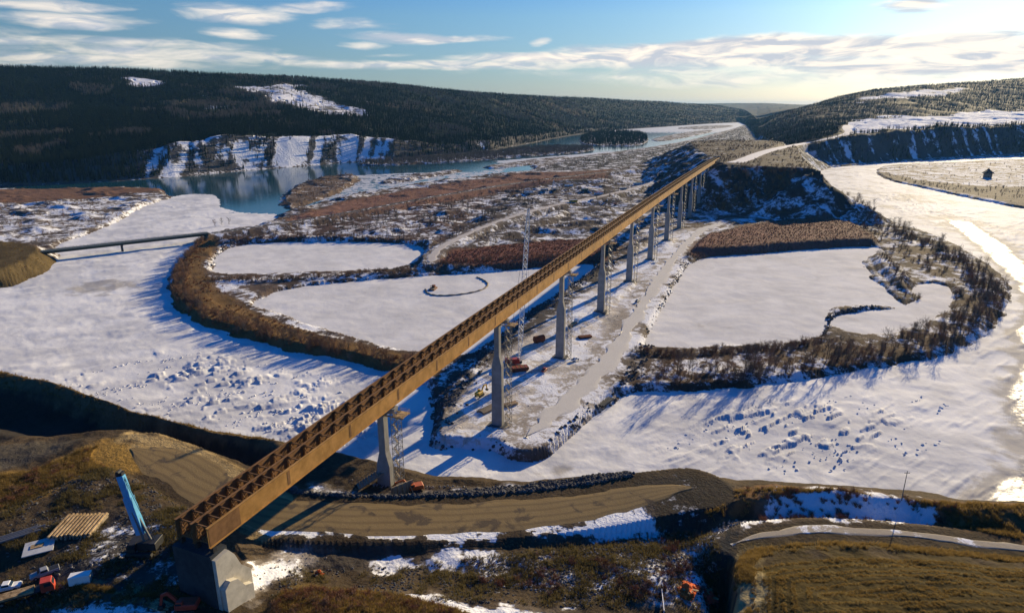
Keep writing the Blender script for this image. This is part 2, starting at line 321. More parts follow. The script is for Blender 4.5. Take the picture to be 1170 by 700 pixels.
# roads: flat ribbons with their own bed cut into or built up on the land
_height0 = height
road_lines = {}
def road_bed(name, l, width, z=None):
    P = smooth_open(np.array([(*at(a, b, c), c) for a, b, c in l]), 3); road_lines[name] = (P, width)
road_bed('gravel_road', [(150, 512, 36), (200, 530, 34), (250, 560, 32.5), (300, 586, 31), (400, 592, 30.8), (500, 591, 30.8), (600, 586, 31), (700, 573, 31.8), (745, 563, 32.6), (790, 556, 33)], 8.6)
road_bed('field_track', [(835, 622, 33), (870, 610, 33.4), (930, 604, 33.4), (1000, 606, 33.4), (1070, 613, 33.6), (1130, 622, 34), (1250, 634, 34.3), (1450, 648, 34.5)], 2.3)
def on_land(px, py, y0=900):
    d = px_dir(px, py); Y = np.linspace(y0, 5000, 4000); z = CAM_H + d[2] / d[1] * Y; g = _height0(d[0] / d[1] * Y, Y); i = np.argmax(g >= z); return (px, py, float(z[i]))
road_bed('haul_road', [(838, 186, 57.4), (850, 183, 57.4)] + [on_land(a, b) for a, b in ((868, 175), (890, 169), (915, 164.5), (940, 160), (960, 155.5), (972, 151.5), (966, 147), (968, 143))], 12)
road_bed('causeway_track', [(600, 500, 3.9), (645, 462, 3.9), (690, 418, 3.9), (720, 370, 3.9), (748, 325, 3.9), (772, 290, 3.9), (800, 262, 4.2), (840, 250, 4.5)], 8)
road_bed('valley_track', [(492, 300, 7), (496, 286, 7.5), (530, 268, 7.5), (575, 250, 8), (610, 240, 9), (640, 233, 9), (700, 222, 8), (760, 205, 10)], 5.5)
road_bed('highway', [(45, 289, 10), (232, 267.5, 8.4), (300, 258.5, 8.6), (400, 242.5, 8.6), (500, 223.5, 8.6), (600, 207.5, 8.6), (700, 195.5, 9.2), (760, 188.5, 12)], 5.0)
def height(X, Y, want=False):
    v, info = _height0(X, Y, True)
    road = np.full(X.shape, 99.)
    for nm, (P, w) in road_lines.items():
        d, z = pld(X, Y, P, 40)
        if nm == 'highway':      # its bridge over the ice keeps the channel open
            d = np.where((X < at(232, 268, 8)[0] + 4), 40, d)
        k = 1 - sstep(w + 1.0, w + (5.0 if nm == 'gravel_road' else 8.0), d); v = v + (z - v) * np.where(d < 39, k, 0); road = np.minimum(road, np.where(d < 39, d - w, 99))
    info['road'] = road
    return (v, info) if want else v

# ------------------------------------------------------------------ terrain: what covers it
def lerp(C, c, w): return C + (np.asarray(c) - C) * w[..., None]
def blobs(X, Y, sc, s, thr, soft=.12): return sstep(thr - soft, thr + soft, fbm(X / sc, Y / sc, s, 4, .55) * .5 + .5)
zones = [   # outline in the photo, z it was read at, albedo, snow share, feather (m)
    ([(-300, 240), (0, 232), (90, 228), (200, 216), (130, 214), (0, 216), (-300, 218)], 3, (.17, .10, .065), .15, 12),
    ([(-300, 290), (0, 282), (60, 278), (140, 250), (210, 224), (90, 230), (-300, 242)], 3, (.11, .09, .075), .50, 12),
    ([(330, 250), (390, 232), (470, 216), (540, 206), (600, 197), (700, 196), (690, 205), (600, 216), (500, 232), (420, 246), (330, 258)], 3, (.19, .105, .075), .22, 10),
    ([(600, 197), (650, 182), (700, 176), (745, 170), (790, 162), (820, 155), (850, 145), (866, 160), (850, 178), (800, 182), (700, 192)], 3, (.045, .040, .040), .43, 10),
    ([(230, 275), (330, 262), (420, 246), (500, 232), (600, 214), (620, 240), (560, 262), (500, 275), (400, 272), (250, 280)], 5, (.08, .052, .042), .44, 8),
    ([(495, 284), (540, 244), (600, 214), (690, 202), (780, 192), (800, 210), (760, 235), (715, 268), (610, 274), (520, 284)], 7, (.075, .06, .052), .44, 6),
    ([(500, 300), (522, 284), (600, 275), (690, 269), (708, 278), (690, 293), (640, 298), (560, 302)], 6.5, (.17, .075, .055), .16, 5),
    ([(775, 275), (860, 256), (940, 247), (980, 254), (1010, 270), (985, 278), (900, 280), (790, 287)], 8, (.17, .085, .065), .18, 4),
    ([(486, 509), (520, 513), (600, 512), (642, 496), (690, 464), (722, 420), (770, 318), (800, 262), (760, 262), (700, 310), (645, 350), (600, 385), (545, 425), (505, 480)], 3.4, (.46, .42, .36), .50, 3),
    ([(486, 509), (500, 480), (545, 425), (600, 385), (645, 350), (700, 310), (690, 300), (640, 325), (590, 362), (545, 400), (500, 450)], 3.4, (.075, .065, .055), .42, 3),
    ([(716, 440), (760, 405), (850, 398), (940, 388), (1000, 386), (1070, 370), (1095, 345), (1070, 315), (1015, 285), (980, 262), (1020, 262), (1100, 290), (1150, 325), (1150, 350), (1120, 385), (1050, 412), (950, 428), (850, 440)], 4, (.080, .050, .033), .44, 5),
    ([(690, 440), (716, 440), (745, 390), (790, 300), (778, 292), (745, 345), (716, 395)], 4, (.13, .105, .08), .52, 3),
    ([(190, 335), (205, 300), (228, 270), (248, 272), (238, 305), (280, 350), (380, 385), (490, 406), (500, 425), (440, 422), (290, 392), (210, 362)], 5, (.17, .105, .045), .10, 3),
    ([(230, 305), (250, 282), (245, 315), (330, 318), (330, 328), (285, 345), (250, 335)], 3, (.12, .09, .07), .45, 3),
    ([(1000, 196), (1060, 187), (1170, 182), (1420, 182), (1420, 280), (1170, 240), (1050, 214)], 2.5, (.19, .15, .11), .50, 6),
    ([(1000, 196), (1010, 203), (1050, 211), (1110, 222), (1170, 236), (1420, 275), (1420, 250), (1170, 214), (1100, 212), (1050, 206)], 2.5, (.15, .12, .09), .22, 6),
    ([(318, 240), (325, 221), (348, 207), (392, 198), (415, 203), (380, 226), (350, 236)], 1, (.13, .095, .07), .35, 6),
    ([(-300, 360), (-300, 280), (0, 276), (64, 290), (60, 300), (0, 330)], 8, (.095, .07, .033), .14, 4),
]
near_zones = [
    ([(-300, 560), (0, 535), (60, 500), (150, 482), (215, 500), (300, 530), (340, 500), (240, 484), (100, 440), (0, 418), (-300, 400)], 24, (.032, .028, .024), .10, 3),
    ([(-300, 428), (0, 436), (60, 446), (150, 476), (235, 491), (330, 505), (330, 494), (235, 482), (150, 466), (60, 432), (0, 420), (-300, 410)], 27, (.15, .105, .055), .04, 2),
    ([(-300, 620), (0, 590), (60, 565), (130, 535), (205, 522), (190, 505), (120, 505), (40, 540), (-300, 570)], 36, (.27, .165, .045), .03, 3),
    ([(-300, 560), (0, 540), (90, 512), (120, 494), (60, 500), (-300, 520)], 35, (.075, .065, .05), .10, 3),
    ([(150, 500), (205, 510), (290, 540), (330, 560), (330, 600), (290, 605), (240, 585), (215, 550), (180, 525), (140, 512)], 33, (.36, .26, .12), .0, 2),
    ([(60, 690), (60, 640), (110, 590), (190, 600), (240, 620), (270, 660), (250, 690)], 38, (.06, .055, .05), .46, 4),
    ([(20, 720), (30, 695), (90, 686), (180, 690), (250, 720)], 37, (.07, .06, .045), .55, 3),
    ([(60, 684), (90, 668), (160, 680), (250, 686), (250, 694), (150, 690), (90, 680)], 37, (.30, .23, .12), .0, 1.5),
    ([(250, 700), (300, 640), (330, 620), (385, 622), (350, 650), (320, 672), (290, 705)], 32, (.30, .27, .24), .55, 2),
    ([(360, 632), (420, 626), (452, 636), (430, 650), (380, 655), (350, 650)], 29, (.07, .06, .05), .0, 1.5),
    ([(290, 720), (320, 668), (360, 658), (440, 668), (520, 690), (580, 720)], 35, (.17, .115, .035), .02, 3),
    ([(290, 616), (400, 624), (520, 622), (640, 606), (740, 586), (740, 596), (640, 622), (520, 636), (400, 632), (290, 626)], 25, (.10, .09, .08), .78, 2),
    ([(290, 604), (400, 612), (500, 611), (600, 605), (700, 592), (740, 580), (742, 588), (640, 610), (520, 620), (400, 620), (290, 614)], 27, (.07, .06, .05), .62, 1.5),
    ([(360, 552), (420, 560), (480, 560), (540, 558), (600, 556), (600, 562), (540, 570), (420, 576), (340, 570)], 26, (.20, .18, .16), .55, 1.5),
    ([(520, 634), (640, 624), (700, 612), (760, 600), (820, 602), (826, 660), (760, 690), (640, 690), (540, 670)], 31, (.075, .058, .036), .46, 4),
    ([(420, 640), (520, 632), (620, 640), (600, 648), (500, 650), (430, 652)], 30, (.12, .10, .08), .62, 2),
    ([(420, 680), (480, 672), (560, 690), (650, 695), (650, 712), (540, 712)], 34, (.12, .10, .08), .66, 2),
    ([(610, 618), (700, 600), (745, 590), (740, 606), (660, 622)], 29, (.12, .10, .09), .7, 2),
    ([(780, 612), (840, 596), (872, 600), (850, 615), (800, 630)], 30, (.12, .10, .08), .6, 2),
    ([(740, 700), (750, 668), (800, 662), (824, 672), (824, 705)], 29, (.2, .18, .16), .62, 1.5),
    ([(800, 556), (850, 552), (960, 560), (1050, 568), (1110, 576), (1170, 576), (1450, 584), (1450, 640), (1170, 620), (1090, 600), (1040, 574), (960, 566), (880, 566), (830, 590), (800, 580)], 34, (.17, .095, .04), .04, 2),
    ([(870, 574), (930, 566), (1000, 570), (1050, 578), (1092, 596), (1070, 606), (1000, 604), (930, 600), (860, 602)], 31, (.12, .09, .07), .66, 3.5),
    ([(850, 640), (880, 632), (960, 624), (1060, 628), (1170, 640), (1450, 665), (1450, 760), (840, 760)], 38, (.075, .053, .016), .0, 2),
    ([(832, 720), (836, 650), (850, 622), (880, 618), (866, 650), (862, 720)], 35, (.30, .24, .12), .12, 1.5),
    ([(850, 614), (930, 608), (1000, 609), (1070, 616), (1170, 628), (1450, 652), (1450, 668), (1170, 646), (1060, 632), (960, 628), (880, 634), (848, 640)], 36, (.060, .044, .018), .0, 1.5),
    ([(725, 548), (745, 541), (800, 544), (840, 552), (850, 575), (830, 592), (780, 600), (745, 585)], 32, (.042, .035, .028), .30, 2.5),
    ([(815, 720), (818, 650), (830, 610), (840, 616), (834, 650), (832, 720)], 26, (.03, .03, .03), .1, 1),
]
def cover(X, Y, v, I):
    C = np.empty(X.shape + (3,)); C[:] = (.085, .062, .047); S = np.full(X.shape, .45)
    far, near = Y > I['Ys'][0], I['near']
    wob = fbm(X / 20, Y / 20, 91, 4) * 5
    for O, z, c, s, f in zones:
        d = sdf(X, Y, pts(O, z), 90) + wob * min(1, f / 5); w = np.where(near, 0, 1 - sstep(-f, f, d)); C = lerp(C, c, w); S = S + (s - S) * w
    # hills
    Ys = I['Ys']; t = X / np.maximum(Y, 1); left = 1 - sstep(.30, .36, t)
    n = fbm(X / 260, Y / 260, 31, 4); n3 = fbm(X / 90, Y / 90, 35, 4)
    Cl = lerp(np.broadcast_to(np.array((.022, .027, .018)), C.shape), (.085, .068, .045), sstep(.1, .45, n)); Sl = .16 + .14 * sstep(.0, .5, n3)
    Cr = lerp(np.broadcast_to(np.array((.060, .047, .040)), C.shape), (.035, .034, .028), sstep(-.1, .4, n)); Sr = .05 + .16 * n3
    ch = lerp(Cr, Cl, left) if False else Cr + (Cl - Cr) * left[..., None]; sh = Sr + (Sl - Sr) * left
    C = np.where(far[..., None], ch, C); S = np.where(far, sh, S)
    bank = far & (Y < Ys[1] + 12)
    str_ = fbm(X / 14, Y / 60, 37, 3)
    cb = np.where(t < .36, sstep(-.62, -.50, t) * (1 - sstep(-.22, -.10, t)) * .40 + .13, .36) + .44 * str_
    cb = np.where((t > -.03) & (t < .12), .22 + .2 * str_, cb)
    S = np.where(bank, cb, S); C = np.where(bank[..., None], np.array((.085, .08, .075)), C)
    for O, z0, s, c in (([(262, 97), (300, 95), (345, 96), (350, 104), (380, 116), (412, 126), (408, 134), (360, 128), (310, 118), (300, 108)], 2200, .56, (.12, .11, .09)),
                  ([(150, 88), (170, 88), (182, 93), (172, 97), (156, 97)], 2500, .6, (.1, .1, .09)), ([(215, 120), (262, 116), (270, 126), (240, 132), (220, 130)], 2150, .42, (.08, .08, .06)),
                  ([(-40, 124), (40, 120), (66, 130), (50, 140), (0, 140)], 1900, .2, (.12, .105, .06)), ([(170, 114), (250, 110), (300, 112), (290, 118), (180, 120)], 2350, .25, (.12, .10, .06)),
                  ([(978, 112), (1030, 104), (1100, 99), (1100, 104), (1040, 112), (985, 116)], 3900, .62, (.14, .12, .11)), ([(940, 128), (1000, 122), (1060, 124), (1000, 130)], 3400, .35, (.12, .1, .09))):
        Q = np.array([(lambda q: (q[0], q[1]))(P_on_far(a, b)) for a, b in O]); w = np.where(far, 1 - sstep(-30, 30, sdf(X, Y, Q, 300) + 90 * n3), 0)
        C = lerp(C, c, w); S = S + (s - S) * w
    terr = far & (t > .40) & (Y > Ys[1] + 60) & (Y < Ys[2] + 250)
    S = np.where(terr & (t > .49) & (Y < Ys[2] + 60 + 260 * n3), .78 + .2 * n3, S)
    # bridge-end bluff
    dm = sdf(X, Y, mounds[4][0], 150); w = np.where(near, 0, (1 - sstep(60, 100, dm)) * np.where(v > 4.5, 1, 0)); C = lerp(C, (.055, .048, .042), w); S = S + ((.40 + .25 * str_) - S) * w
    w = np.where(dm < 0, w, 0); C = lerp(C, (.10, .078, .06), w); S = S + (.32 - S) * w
    # near bank
    C = np.where(near[..., None], np.array((.062, .046, .029)), C); S = np.where(near, .22, S)
    wb = fbm(X / 8, Y / 8, 93, 4) * 3.6 + fbm(X / 2.2, Y / 2.2, 94, 3) * 1.2
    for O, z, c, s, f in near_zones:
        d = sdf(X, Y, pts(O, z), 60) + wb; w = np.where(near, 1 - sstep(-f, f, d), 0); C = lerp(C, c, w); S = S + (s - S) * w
    # swaths mown in the hayfield
    fo = pts(near_zones[22][0], 38); d = sdf(X, Y, fo, 150); k = np.where(near & (d < -1), 1, 0)
    q = np.sin(d * 2.3 + 2.6 * fbm(X / 22, Y / 22, 95, 3)) * .5 + .5 + .35 * fbm(X / 9, Y / 2.5, 96, 3)
    C = C * np.clip(1 + k * (1.0 * (q - .5)), .25, 3)[..., None]
    # wear, damp and dust
    C = C * (1 + .35 * fbm(X / 11, Y / 11, 97, 4) + .22 * fbm(X / 2.6, Y / 2.6, 98, 3))[..., None]
    # road edges are churned earth
    w = np.where(near, 0, .6) * (1 - sstep(0, 6, I['road'])); C = lerp(C, (.20, .17, .14), w)
    return np.clip(C, .004, .9), np.clip(S, 0, 1)
def P_on_far(px, py):
    d = px_dir(px, py); Y = np.linspace(1200, 9000, 1500); X = d[0] / d[1] * Y; z = CAM_H + d[2] / d[1] * Y
    zz, Ys = far_loft(X, Y); i = np.argmax((zz >= z) & (Y > Ys[0])); return X[i], Y[i]

# ------------------------------------------------------------------ materials
def mat(name): 
    m = bpy.data.materials.new(name); m.use_nodes = True; t = m.node_tree; b = t.nodes['Principled BSDF']; return m, t, b
def tl(t, a, b): t.links.new(a, b)
def tnoise(t, scale, detail=3, rough=.55, coord=None, dist=0.):
    n = t.nodes.new('ShaderNodeTexNoise'); n.inputs['Scale'].default_value = scale; n.inputs['Detail'].default_value = detail
    n.inputs['Roughness'].default_value = rough; n.inputs['Distortion'].default_value = dist
    if coord: tl(t, coord, n.inputs['Vector'])
    return n.outputs['Fac']
def tmath(t, op, a, b=None, clamp=False):
    n = t.nodes.new('ShaderNodeMath'); n.operation = op; n.use_clamp = clamp
    for i, v in enumerate((a, b)):
        if v is None: continue
        if isinstance(v, (int, float)): n.inputs[i].default_value = v
        else: tl(t, v, n.inputs[i])
    return n.outputs[0]
def tmix(t, f, a, b, mode='MIX'):
    n = t.nodes.new('ShaderNodeMix'); n.data_type = 'RGBA'; n.blend_type = mode
    for i, v in ((0, f), (6, a), (7, b)):
        if isinstance(v, (int, float)): n.inputs[i].default_value = v
        elif isinstance(v, tuple): n.inputs[i].default_value = (*v, 1) if len(v) == 3 else v
        else: tl(t, v, n.inputs[i])
    return n.outputs[2]
def tmap(t, v, a, b, c=0., d=1.):
    n = t.nodes.new('ShaderNodeMapRange'); n.interpolation_type = 'SMOOTHSTEP'; tl(t, v, n.inputs[0])
    for i, q in enumerate((a, b, c, d)): n.inputs[i + 1].default_value = q
    return n.outputs[0]
def bump(t, b, h, dist, strength=1.0):
    n = t.nodes.new('ShaderNodeBump'); n.inputs['Distance'].default_value = dist; n.inputs['Strength'].default_value = strength
    tl(t, h, n.inputs['Height']); tl(t, n.outputs[0], b.inputs['Normal'])
def obj_coord(t): return t.nodes.new('ShaderNodeTexCoord').outputs['Object']
SNOW = (.80, .80, .81)
def land_material(name, k=1.0):
    """earth and plants from the cover attribute, snow lying where the snow share beats a broken-up noise"""
    m, t, b = mat(name); co = obj_coord(t)
    ca = t.nodes.new('ShaderNodeAttribute'); ca.attribute_name = 'cover'
    sa = t.nodes.new('ShaderNodeAttribute'); sa.attribute_name = 'snow'
    n1 = tnoise(t, .9 / k, 5, .65, co); n2 = tnoise(t, .16 / k, 5, .6, co, .6); n3 = tnoise(t, .035 / k, 4, .6, co, .4)
    earth = tmix(t, 1, ca.outputs['Color'], tmix(t, n1, (.55, .55, .55), (1.5, 1.45, 1.4)), 'MULTIPLY')
    q = tmath(t, 'ADD', tmath(t, 'MULTIPLY', n1, .22), tmath(t, 'ADD', tmath(t, 'MULTIPLY', n2, .36), tmath(t, 'MULTIPLY', n3, .42)))
    s = tmap(t, tmath(t, 'SUBTRACT', tmath(t, 'ADD', tmath(t, 'MULTIPLY', tmath(t, 'SUBTRACT', sa.outputs['Fac'], .5), .50), .5), q), -.035, .045)
    sn = tmix(t, n2, (.72, .72, .73), (.86, .86, .87))
    tl(t, tmix(t, s, earth, sn), b.inputs['Base Color']); b.inputs['Roughness'].default_value = .85
    b.inputs['Specular IOR Level'].default_value = .02
    h = tmath(t, 'ADD', tmath(t, 'MULTIPLY', n1, .7), tmath(t, 'MULTIPLY', n2, .9)); h = tmath(t, 'ADD', h, tmath(t, 'MULTIPLY', s, .25)); bump(t, b, h, .8 * k, .8)
    return m
M_ground = land_material('frozen_ground'); M_hills = land_material('hill_ground', 4.0)
def ice_material(name, base, scuff, rough):
    m, t, b = mat(name); co = obj_coord(t)
    a = t.nodes.new('ShaderNodeAttribute'); a.attribute_name = 'bare'
    n1 = tnoise(t, .5, 5, .6, co); n2 = tnoise(t, .045, 5, .6, co, .8); n3 = tnoise(t, .012, 4, .6, co, 1.2)
    f = tmath(t, 'ADD', tmath(t, 'MULTIPLY', n2, .5), tmath(t, 'MULTIPLY', n3, .5))
    snow = tmix(t, tmap(t, f, .40, .60), base, scuff); snow = tmix(t, tmath(t, 'MULTIPLY', n1, .22), snow, (.55, .54, .53))
    bare = tmap(t, tmath(t, 'ADD', tmath(t, 'SUBTRACT', a.outputs['Fac'], .5), tmath(t, 'MULTIPLY', tmath(t, 'SUBTRACT', f, .5), 2.2)), -.12, .12)
    tl(t, tmix(t, bare, snow, tmix(t, f, (.30, .29, .27), (.54, .50, .45))), b.inputs['Base Color'])
    
    wet = tmap(t, tmath(t, 'ADD', a.outputs['Fac'], tmath(t, 'MULTIPLY', tmath(t, 'SUBTRACT', n2, .5), .5)), .72, .98); wet = tmath(t, 'MULTIPLY', wet, tmap(t, tmath(t, 'ADD', tmath(t, 'MULTIPLY', n3, .6), tmath(t, 'MULTIPLY', n1, .4)), .40, .56))
    tl(t, tmath(t, 'ADD', .01, tmath(t, 'MULTIPLY', wet, .40)), b.inputs['Specular IOR Level'])
    tl(t, tmath(t, 'SUBTRACT', rough, tmath(t, 'MULTIPLY', wet, rough - .24)), b.inputs['Roughness'])
    bump(t, b, tmath(t, 'ADD', tmath(t, 'MULTIPLY', n1, .35), tmath(t, 'MULTIPLY', n2, 1.2)), .5, .55); return m
M_ice = ice_material('river_snow_ice', (.81, .795, .765), (.57, .565, .565), .7)
M_pond = ice_material('pond_snow_ice', (.75, .73, .70), (.61, .595, .575), .8)
def water_material():
    m, t, b = mat('cold_water'); co = obj_coord(t)
    n2 = tnoise(t, .02, 5, .6, co, 1.5); n1 = tnoise(t, .35, 3, .6, co); fl = tnoise(t, .055, 6, .7, co, .6)
    sa = t.nodes.new('ShaderNodeAttribute'); sa.attribute_name = 'floe'
    f = tmap(t, tmath(t, 'ADD', fl, tmath(t, 'MULTIPLY', tmath(t, 'SUBTRACT', sa.outputs['Fac'], .5), .6)), .58, .63)
    tl(t, tmix(t, f, tmix(t, n2, (.008, .045, .065), (.012, .07, .09)), (.5, .5, .5)), b.inputs['Base Color'])
    tl(t, tmath(t, 'ADD', tmath(t, 'MULTIPLY', f, .5), .09), b.inputs['Roughness']); b.inputs['IOR'].default_value = 1.33
    bump(t, b, n1, .06, .35); return m
M_water = water_material()
def gravel_material(name, c1, c2, sc=1., snow=None, ruts=False):
    m, t, b = mat(name); co = obj_coord(t); n1 = tnoise(t, 1.6 * sc, 5, .7, co); n2 = tnoise(t, .14 * sc, 4, .6, co, .5)
    col = tmix(t, tmath(t, 'ADD', tmath(t, 'MULTIPLY', n1, .45), tmath(t, 'MULTIPLY', n2, .55)), c1, c2)
    if ruts:      # wheel tracks worn along the road
        la = t.nodes.new('ShaderNodeAttribute'); la.attribute_name = 'lane'; n3 = tnoise(t, .05, 3, .5, co)
        w_ = tmath(t, 'SINE', tmath(t, 'MULTIPLY', tmath(t, 'ADD', la.outputs['Fac'], tmath(t, 'MULTIPLY', n3, .35)), 17.0))
        col = tmix(t, tmath(t, 'MULTIPLY', tmap(t, w_, .1, .9), tmath(t, 'ADD', .25, tmath(t, 'MULTIPLY', n1, .5))), col, (.13, .09, .05)); col = tmix(t, tmap(t, tmath(t, 'MULTIPLY', n2, tmath(t, 'ADD', n3, .5)), .56, .66), col, (.10, .075, .05))
    if snow: col = tmix(t, tmap(t, tmath(t, 'ADD', tmath(t, 'MULTIPLY', n2, .75), tmath(t, 'MULTIPLY', n1, .25)), 1 - snow - .04, 1 - snow + .04), col, SNOW)
    tl(t, col, b.inputs['Base Color']); b.inputs['Roughness'].default_value = .9; b.inputs['Specular IOR Level'].default_value = .04; bump(t, b, n1, .2, .5); return m

# ------------------------------------------------------------------ terrain meshes: one fan-shaped grid, finest near the camera
def build_grid():
    r = [62.0]
    while r[-1] < 44000: r.append(r[-1] + min((.0042 if 1000 < r[-1] < 3600 else QR) * r[-1], QN * (r[-1] ** 2 + CAM_H ** 2) / (FPX * CAM_H)))
    a = np.linspace(R(-53), R(53), NA); rr, aa = np.meshgrid(np.array(r), a, indexing='ij'); return rr * np.sin(aa), rr * np.cos(aa)
QR, QN, NA = .0075, 1.35, 1450
GX, GY = build_grid(); GZ, GI = height(GX, GY, True); GC, GS = cover(GX, GY, GZ, GI)
def grid_mesh(name, Z, fmask, material, attrs, kind='structure'):
    nr, nc = GX.shape; idx = np.arange(nr * nc).reshape(nr, nc)
    q = np.stack([idx[:-1, :-1], idx[:-1, 1:], idx[1:, 1:], idx[1:, :-1]], -1)[:, :, ::-1][fmask]
    used = np.unique(q); rm = np.full(nr * nc, -1); rm[used] = np.arange(len(used)); q = rm[q]
    me = bpy.data.meshes.new(name); me.vertices.add(len(used)); me.loops.add(q.size); me.polygons.add(len(q))
    me.vertices.foreach_set('co', np.stack([GX.ravel()[used], GY.ravel()[used], Z.ravel()[used]], -1).astype(np.float32).ravel())
    me.loops.foreach_set('vertex_index', q.astype(np.int32).ravel())
    me.polygons.foreach_set('loop_start', np.arange(0, q.size, 4, dtype=np.int32)); me.update(); me.validate()
    me.polygons.foreach_set('use_smooth', np.ones(len(q), bool))
    for an, av in attrs.items():
        if av.ndim == 3:
            at_ = me.attributes.new(an, 'FLOAT_COLOR', 'POINT'); at_.data.foreach_set('color', np.concatenate([av.reshape(-1, 3)[used], np.ones((len(used), 1))], 1).astype(np.float32).ravel())
        else:
            at_ = me.attributes.new(an, 'FLOAT', 'POINT'); at_.data.foreach_set('value', av.ravel()[used].astype(np.float32))
    o = bpy.data.objects.new(name, me); COL.objects.link(o); me.materials.append(material); o['kind'] = kind; return o
def fany(m): return m[:-1, :-1] | m[:-1, 1:] | m[1:, 1:] | m[1:, :-1]
hill_f = fany(GY > GI['Ys'][0] + 2) ; hill_f = (GY > GI['Ys'][0])[:-1, :-1]
grid_mesh('ground', GZ, ~hill_f & fany(GZ > -1.2), M_ground, dict(cover=GC, snow=GS))
grid_mesh('hills', GZ, hill_f, M_hills, dict(cover=GC, snow=GS))
# river ice: drifted, with heaved slabs where the photo shows broken ice
def ice_height(X, Y):
    z = .25 * fbm(X / 25, Y / 25, 71, 3) + .34 * fbm(X / 9 + .8 * fbm(X / 30, Y / 30, 72, 2), Y / 6, 70, 4)
    A1 = pts([(150, 400), (60, 430), (100, 470), (250, 490), (420, 520), (460, 480), (440, 440), (330, 420), (230, 400)])
    A2 = pts([(790, 500), (800, 470), (880, 450), (980, 445), (1060, 470), (1040, 510), (930, 535), (820, 525)])
    A3 = pts([(1060, 225), (1000, 215), (1000, 235), (1080, 260), (1130, 290), (1170, 300), (1170, 265)])
    w = np.zeros(X.shape)
    for A, s in ((A1, 1.), (A2, .75), (A3, .45)): w = np.maximum(w, s * (1 - sstep(-18, 6, sdf(X, Y, A, 60))))
    c = fbm(X / 34, Y / 34, 73, 3)
    rx, ry = X * .8 + Y * .6, -X * .6 + Y * .8
    n = np.abs(fbm(rx / 4.5, ry / 9, 75, 3)); slab = sstep(.12, .26, fbm(rx / 9, ry / 2.6, 79, 3)) * sstep(-.40, .05, c)
    z = z + .75 * sstep(.0, .6, fbm(rx / 26 + .6 * c, ry / 4.5, 87, 4)) * sstep(-.25, .35, c)
    return z + w * (1.3 * slab * (.5 + vnoise(rx / 2.5, ry / 1.7, 81)) + .30 * sstep(-.1, .5, c) * np.clip(.35 - n, 0, 1) * 2)
ICE = ice_height(GX, GY)
bare = np.zeros(GX.shape)
def bare_add(px, s, f): 
    global bare
    bare = np.maximum(bare, s * (1 - sstep(-f, f, sdf(GX, GY, pts(px), 90))))
bare_add([(1110, 285), (1140, 300), (1162, 330), (1165, 360), (1150, 390), (1120, 440), (1120, 500), (1100, 560), (1100, 600), (1260, 610), (1260, 420), (1190, 330), (1170, 290)], .62, 14)
bare_add([(1150, 380), (1166, 400), (1140, 440), (1140, 480), (1175, 510), (1120, 545), (1095, 580), (1260, 590), (1260, 380), (1180, 330)], .95, 11)
bare_add([(1072, 248), (1115, 254), (1160, 283), (1200, 318), (1200, 385), (1166, 362), (1152, 322), (1112, 284)], .86, 12)
bare_add([(58, 340), (90, 322), (140, 318), (165, 328), (140, 337), (90, 347)], .58, 12)
bare_add([(1010, 215), (1060, 225), (1150, 262), (1170, 285), (1120, 280), (1040, 250)], .45, 12)
bare_add([(935, 192), (1000, 190), (1010, 205), (1060, 218), (1170, 245), (1300, 270), (1300, 400), (1170, 330), (1120, 300), (1040, 255), (960, 225)], .36, 20)
bare_add([(560, 545), (640, 548), (690, 530), (640, 528)], .55, 6)
grid_mesh('river_ice', ICE, fany((GI['di'] < 4) & (GZ < ICE + .5)) & (GY[:-1, :-1] < 3000), M_ice, dict(bare=bare))
wz = np.full(GX.shape, -.25); floe = np.full(GX.shape, .30)
floe = np.maximum(floe, .72 * (1 - sstep(-20, 20, sdf(GX, GY, pts([(330, 225), (400, 200), (460, 197), (540, 196), (590, 190), (560, 205), (460, 218), (380, 236)]), 90))))
floe = np.maximum(floe, .95 * (1 - sstep(-30, 30, sdf(GX, GY, pts([(560, 184), (660, 176), (700, 172), (700, 176), (640, 183), (580, 190)]), 90))))
floe = np.maximum(floe, .9 * sstep(3000, 4200, GY))
grid_mesh('river', wz, fany((GI['dw'] < 4) & (GZ < .4)), M_water, dict(floe=floe))
pd = np.full(GX.shape, .18)
grid_mesh('pond_ice', np.full(GX.shape, POND_Z) + .22 * fbm(GX / 24, GY / 16, 83, 3) + .16 * fbm(GX / 8, GY / 5, 84, 4), fany((GI['dp'] < 4) & (GZ < POND_Z + .5)), M_pond, dict(bare=pd))
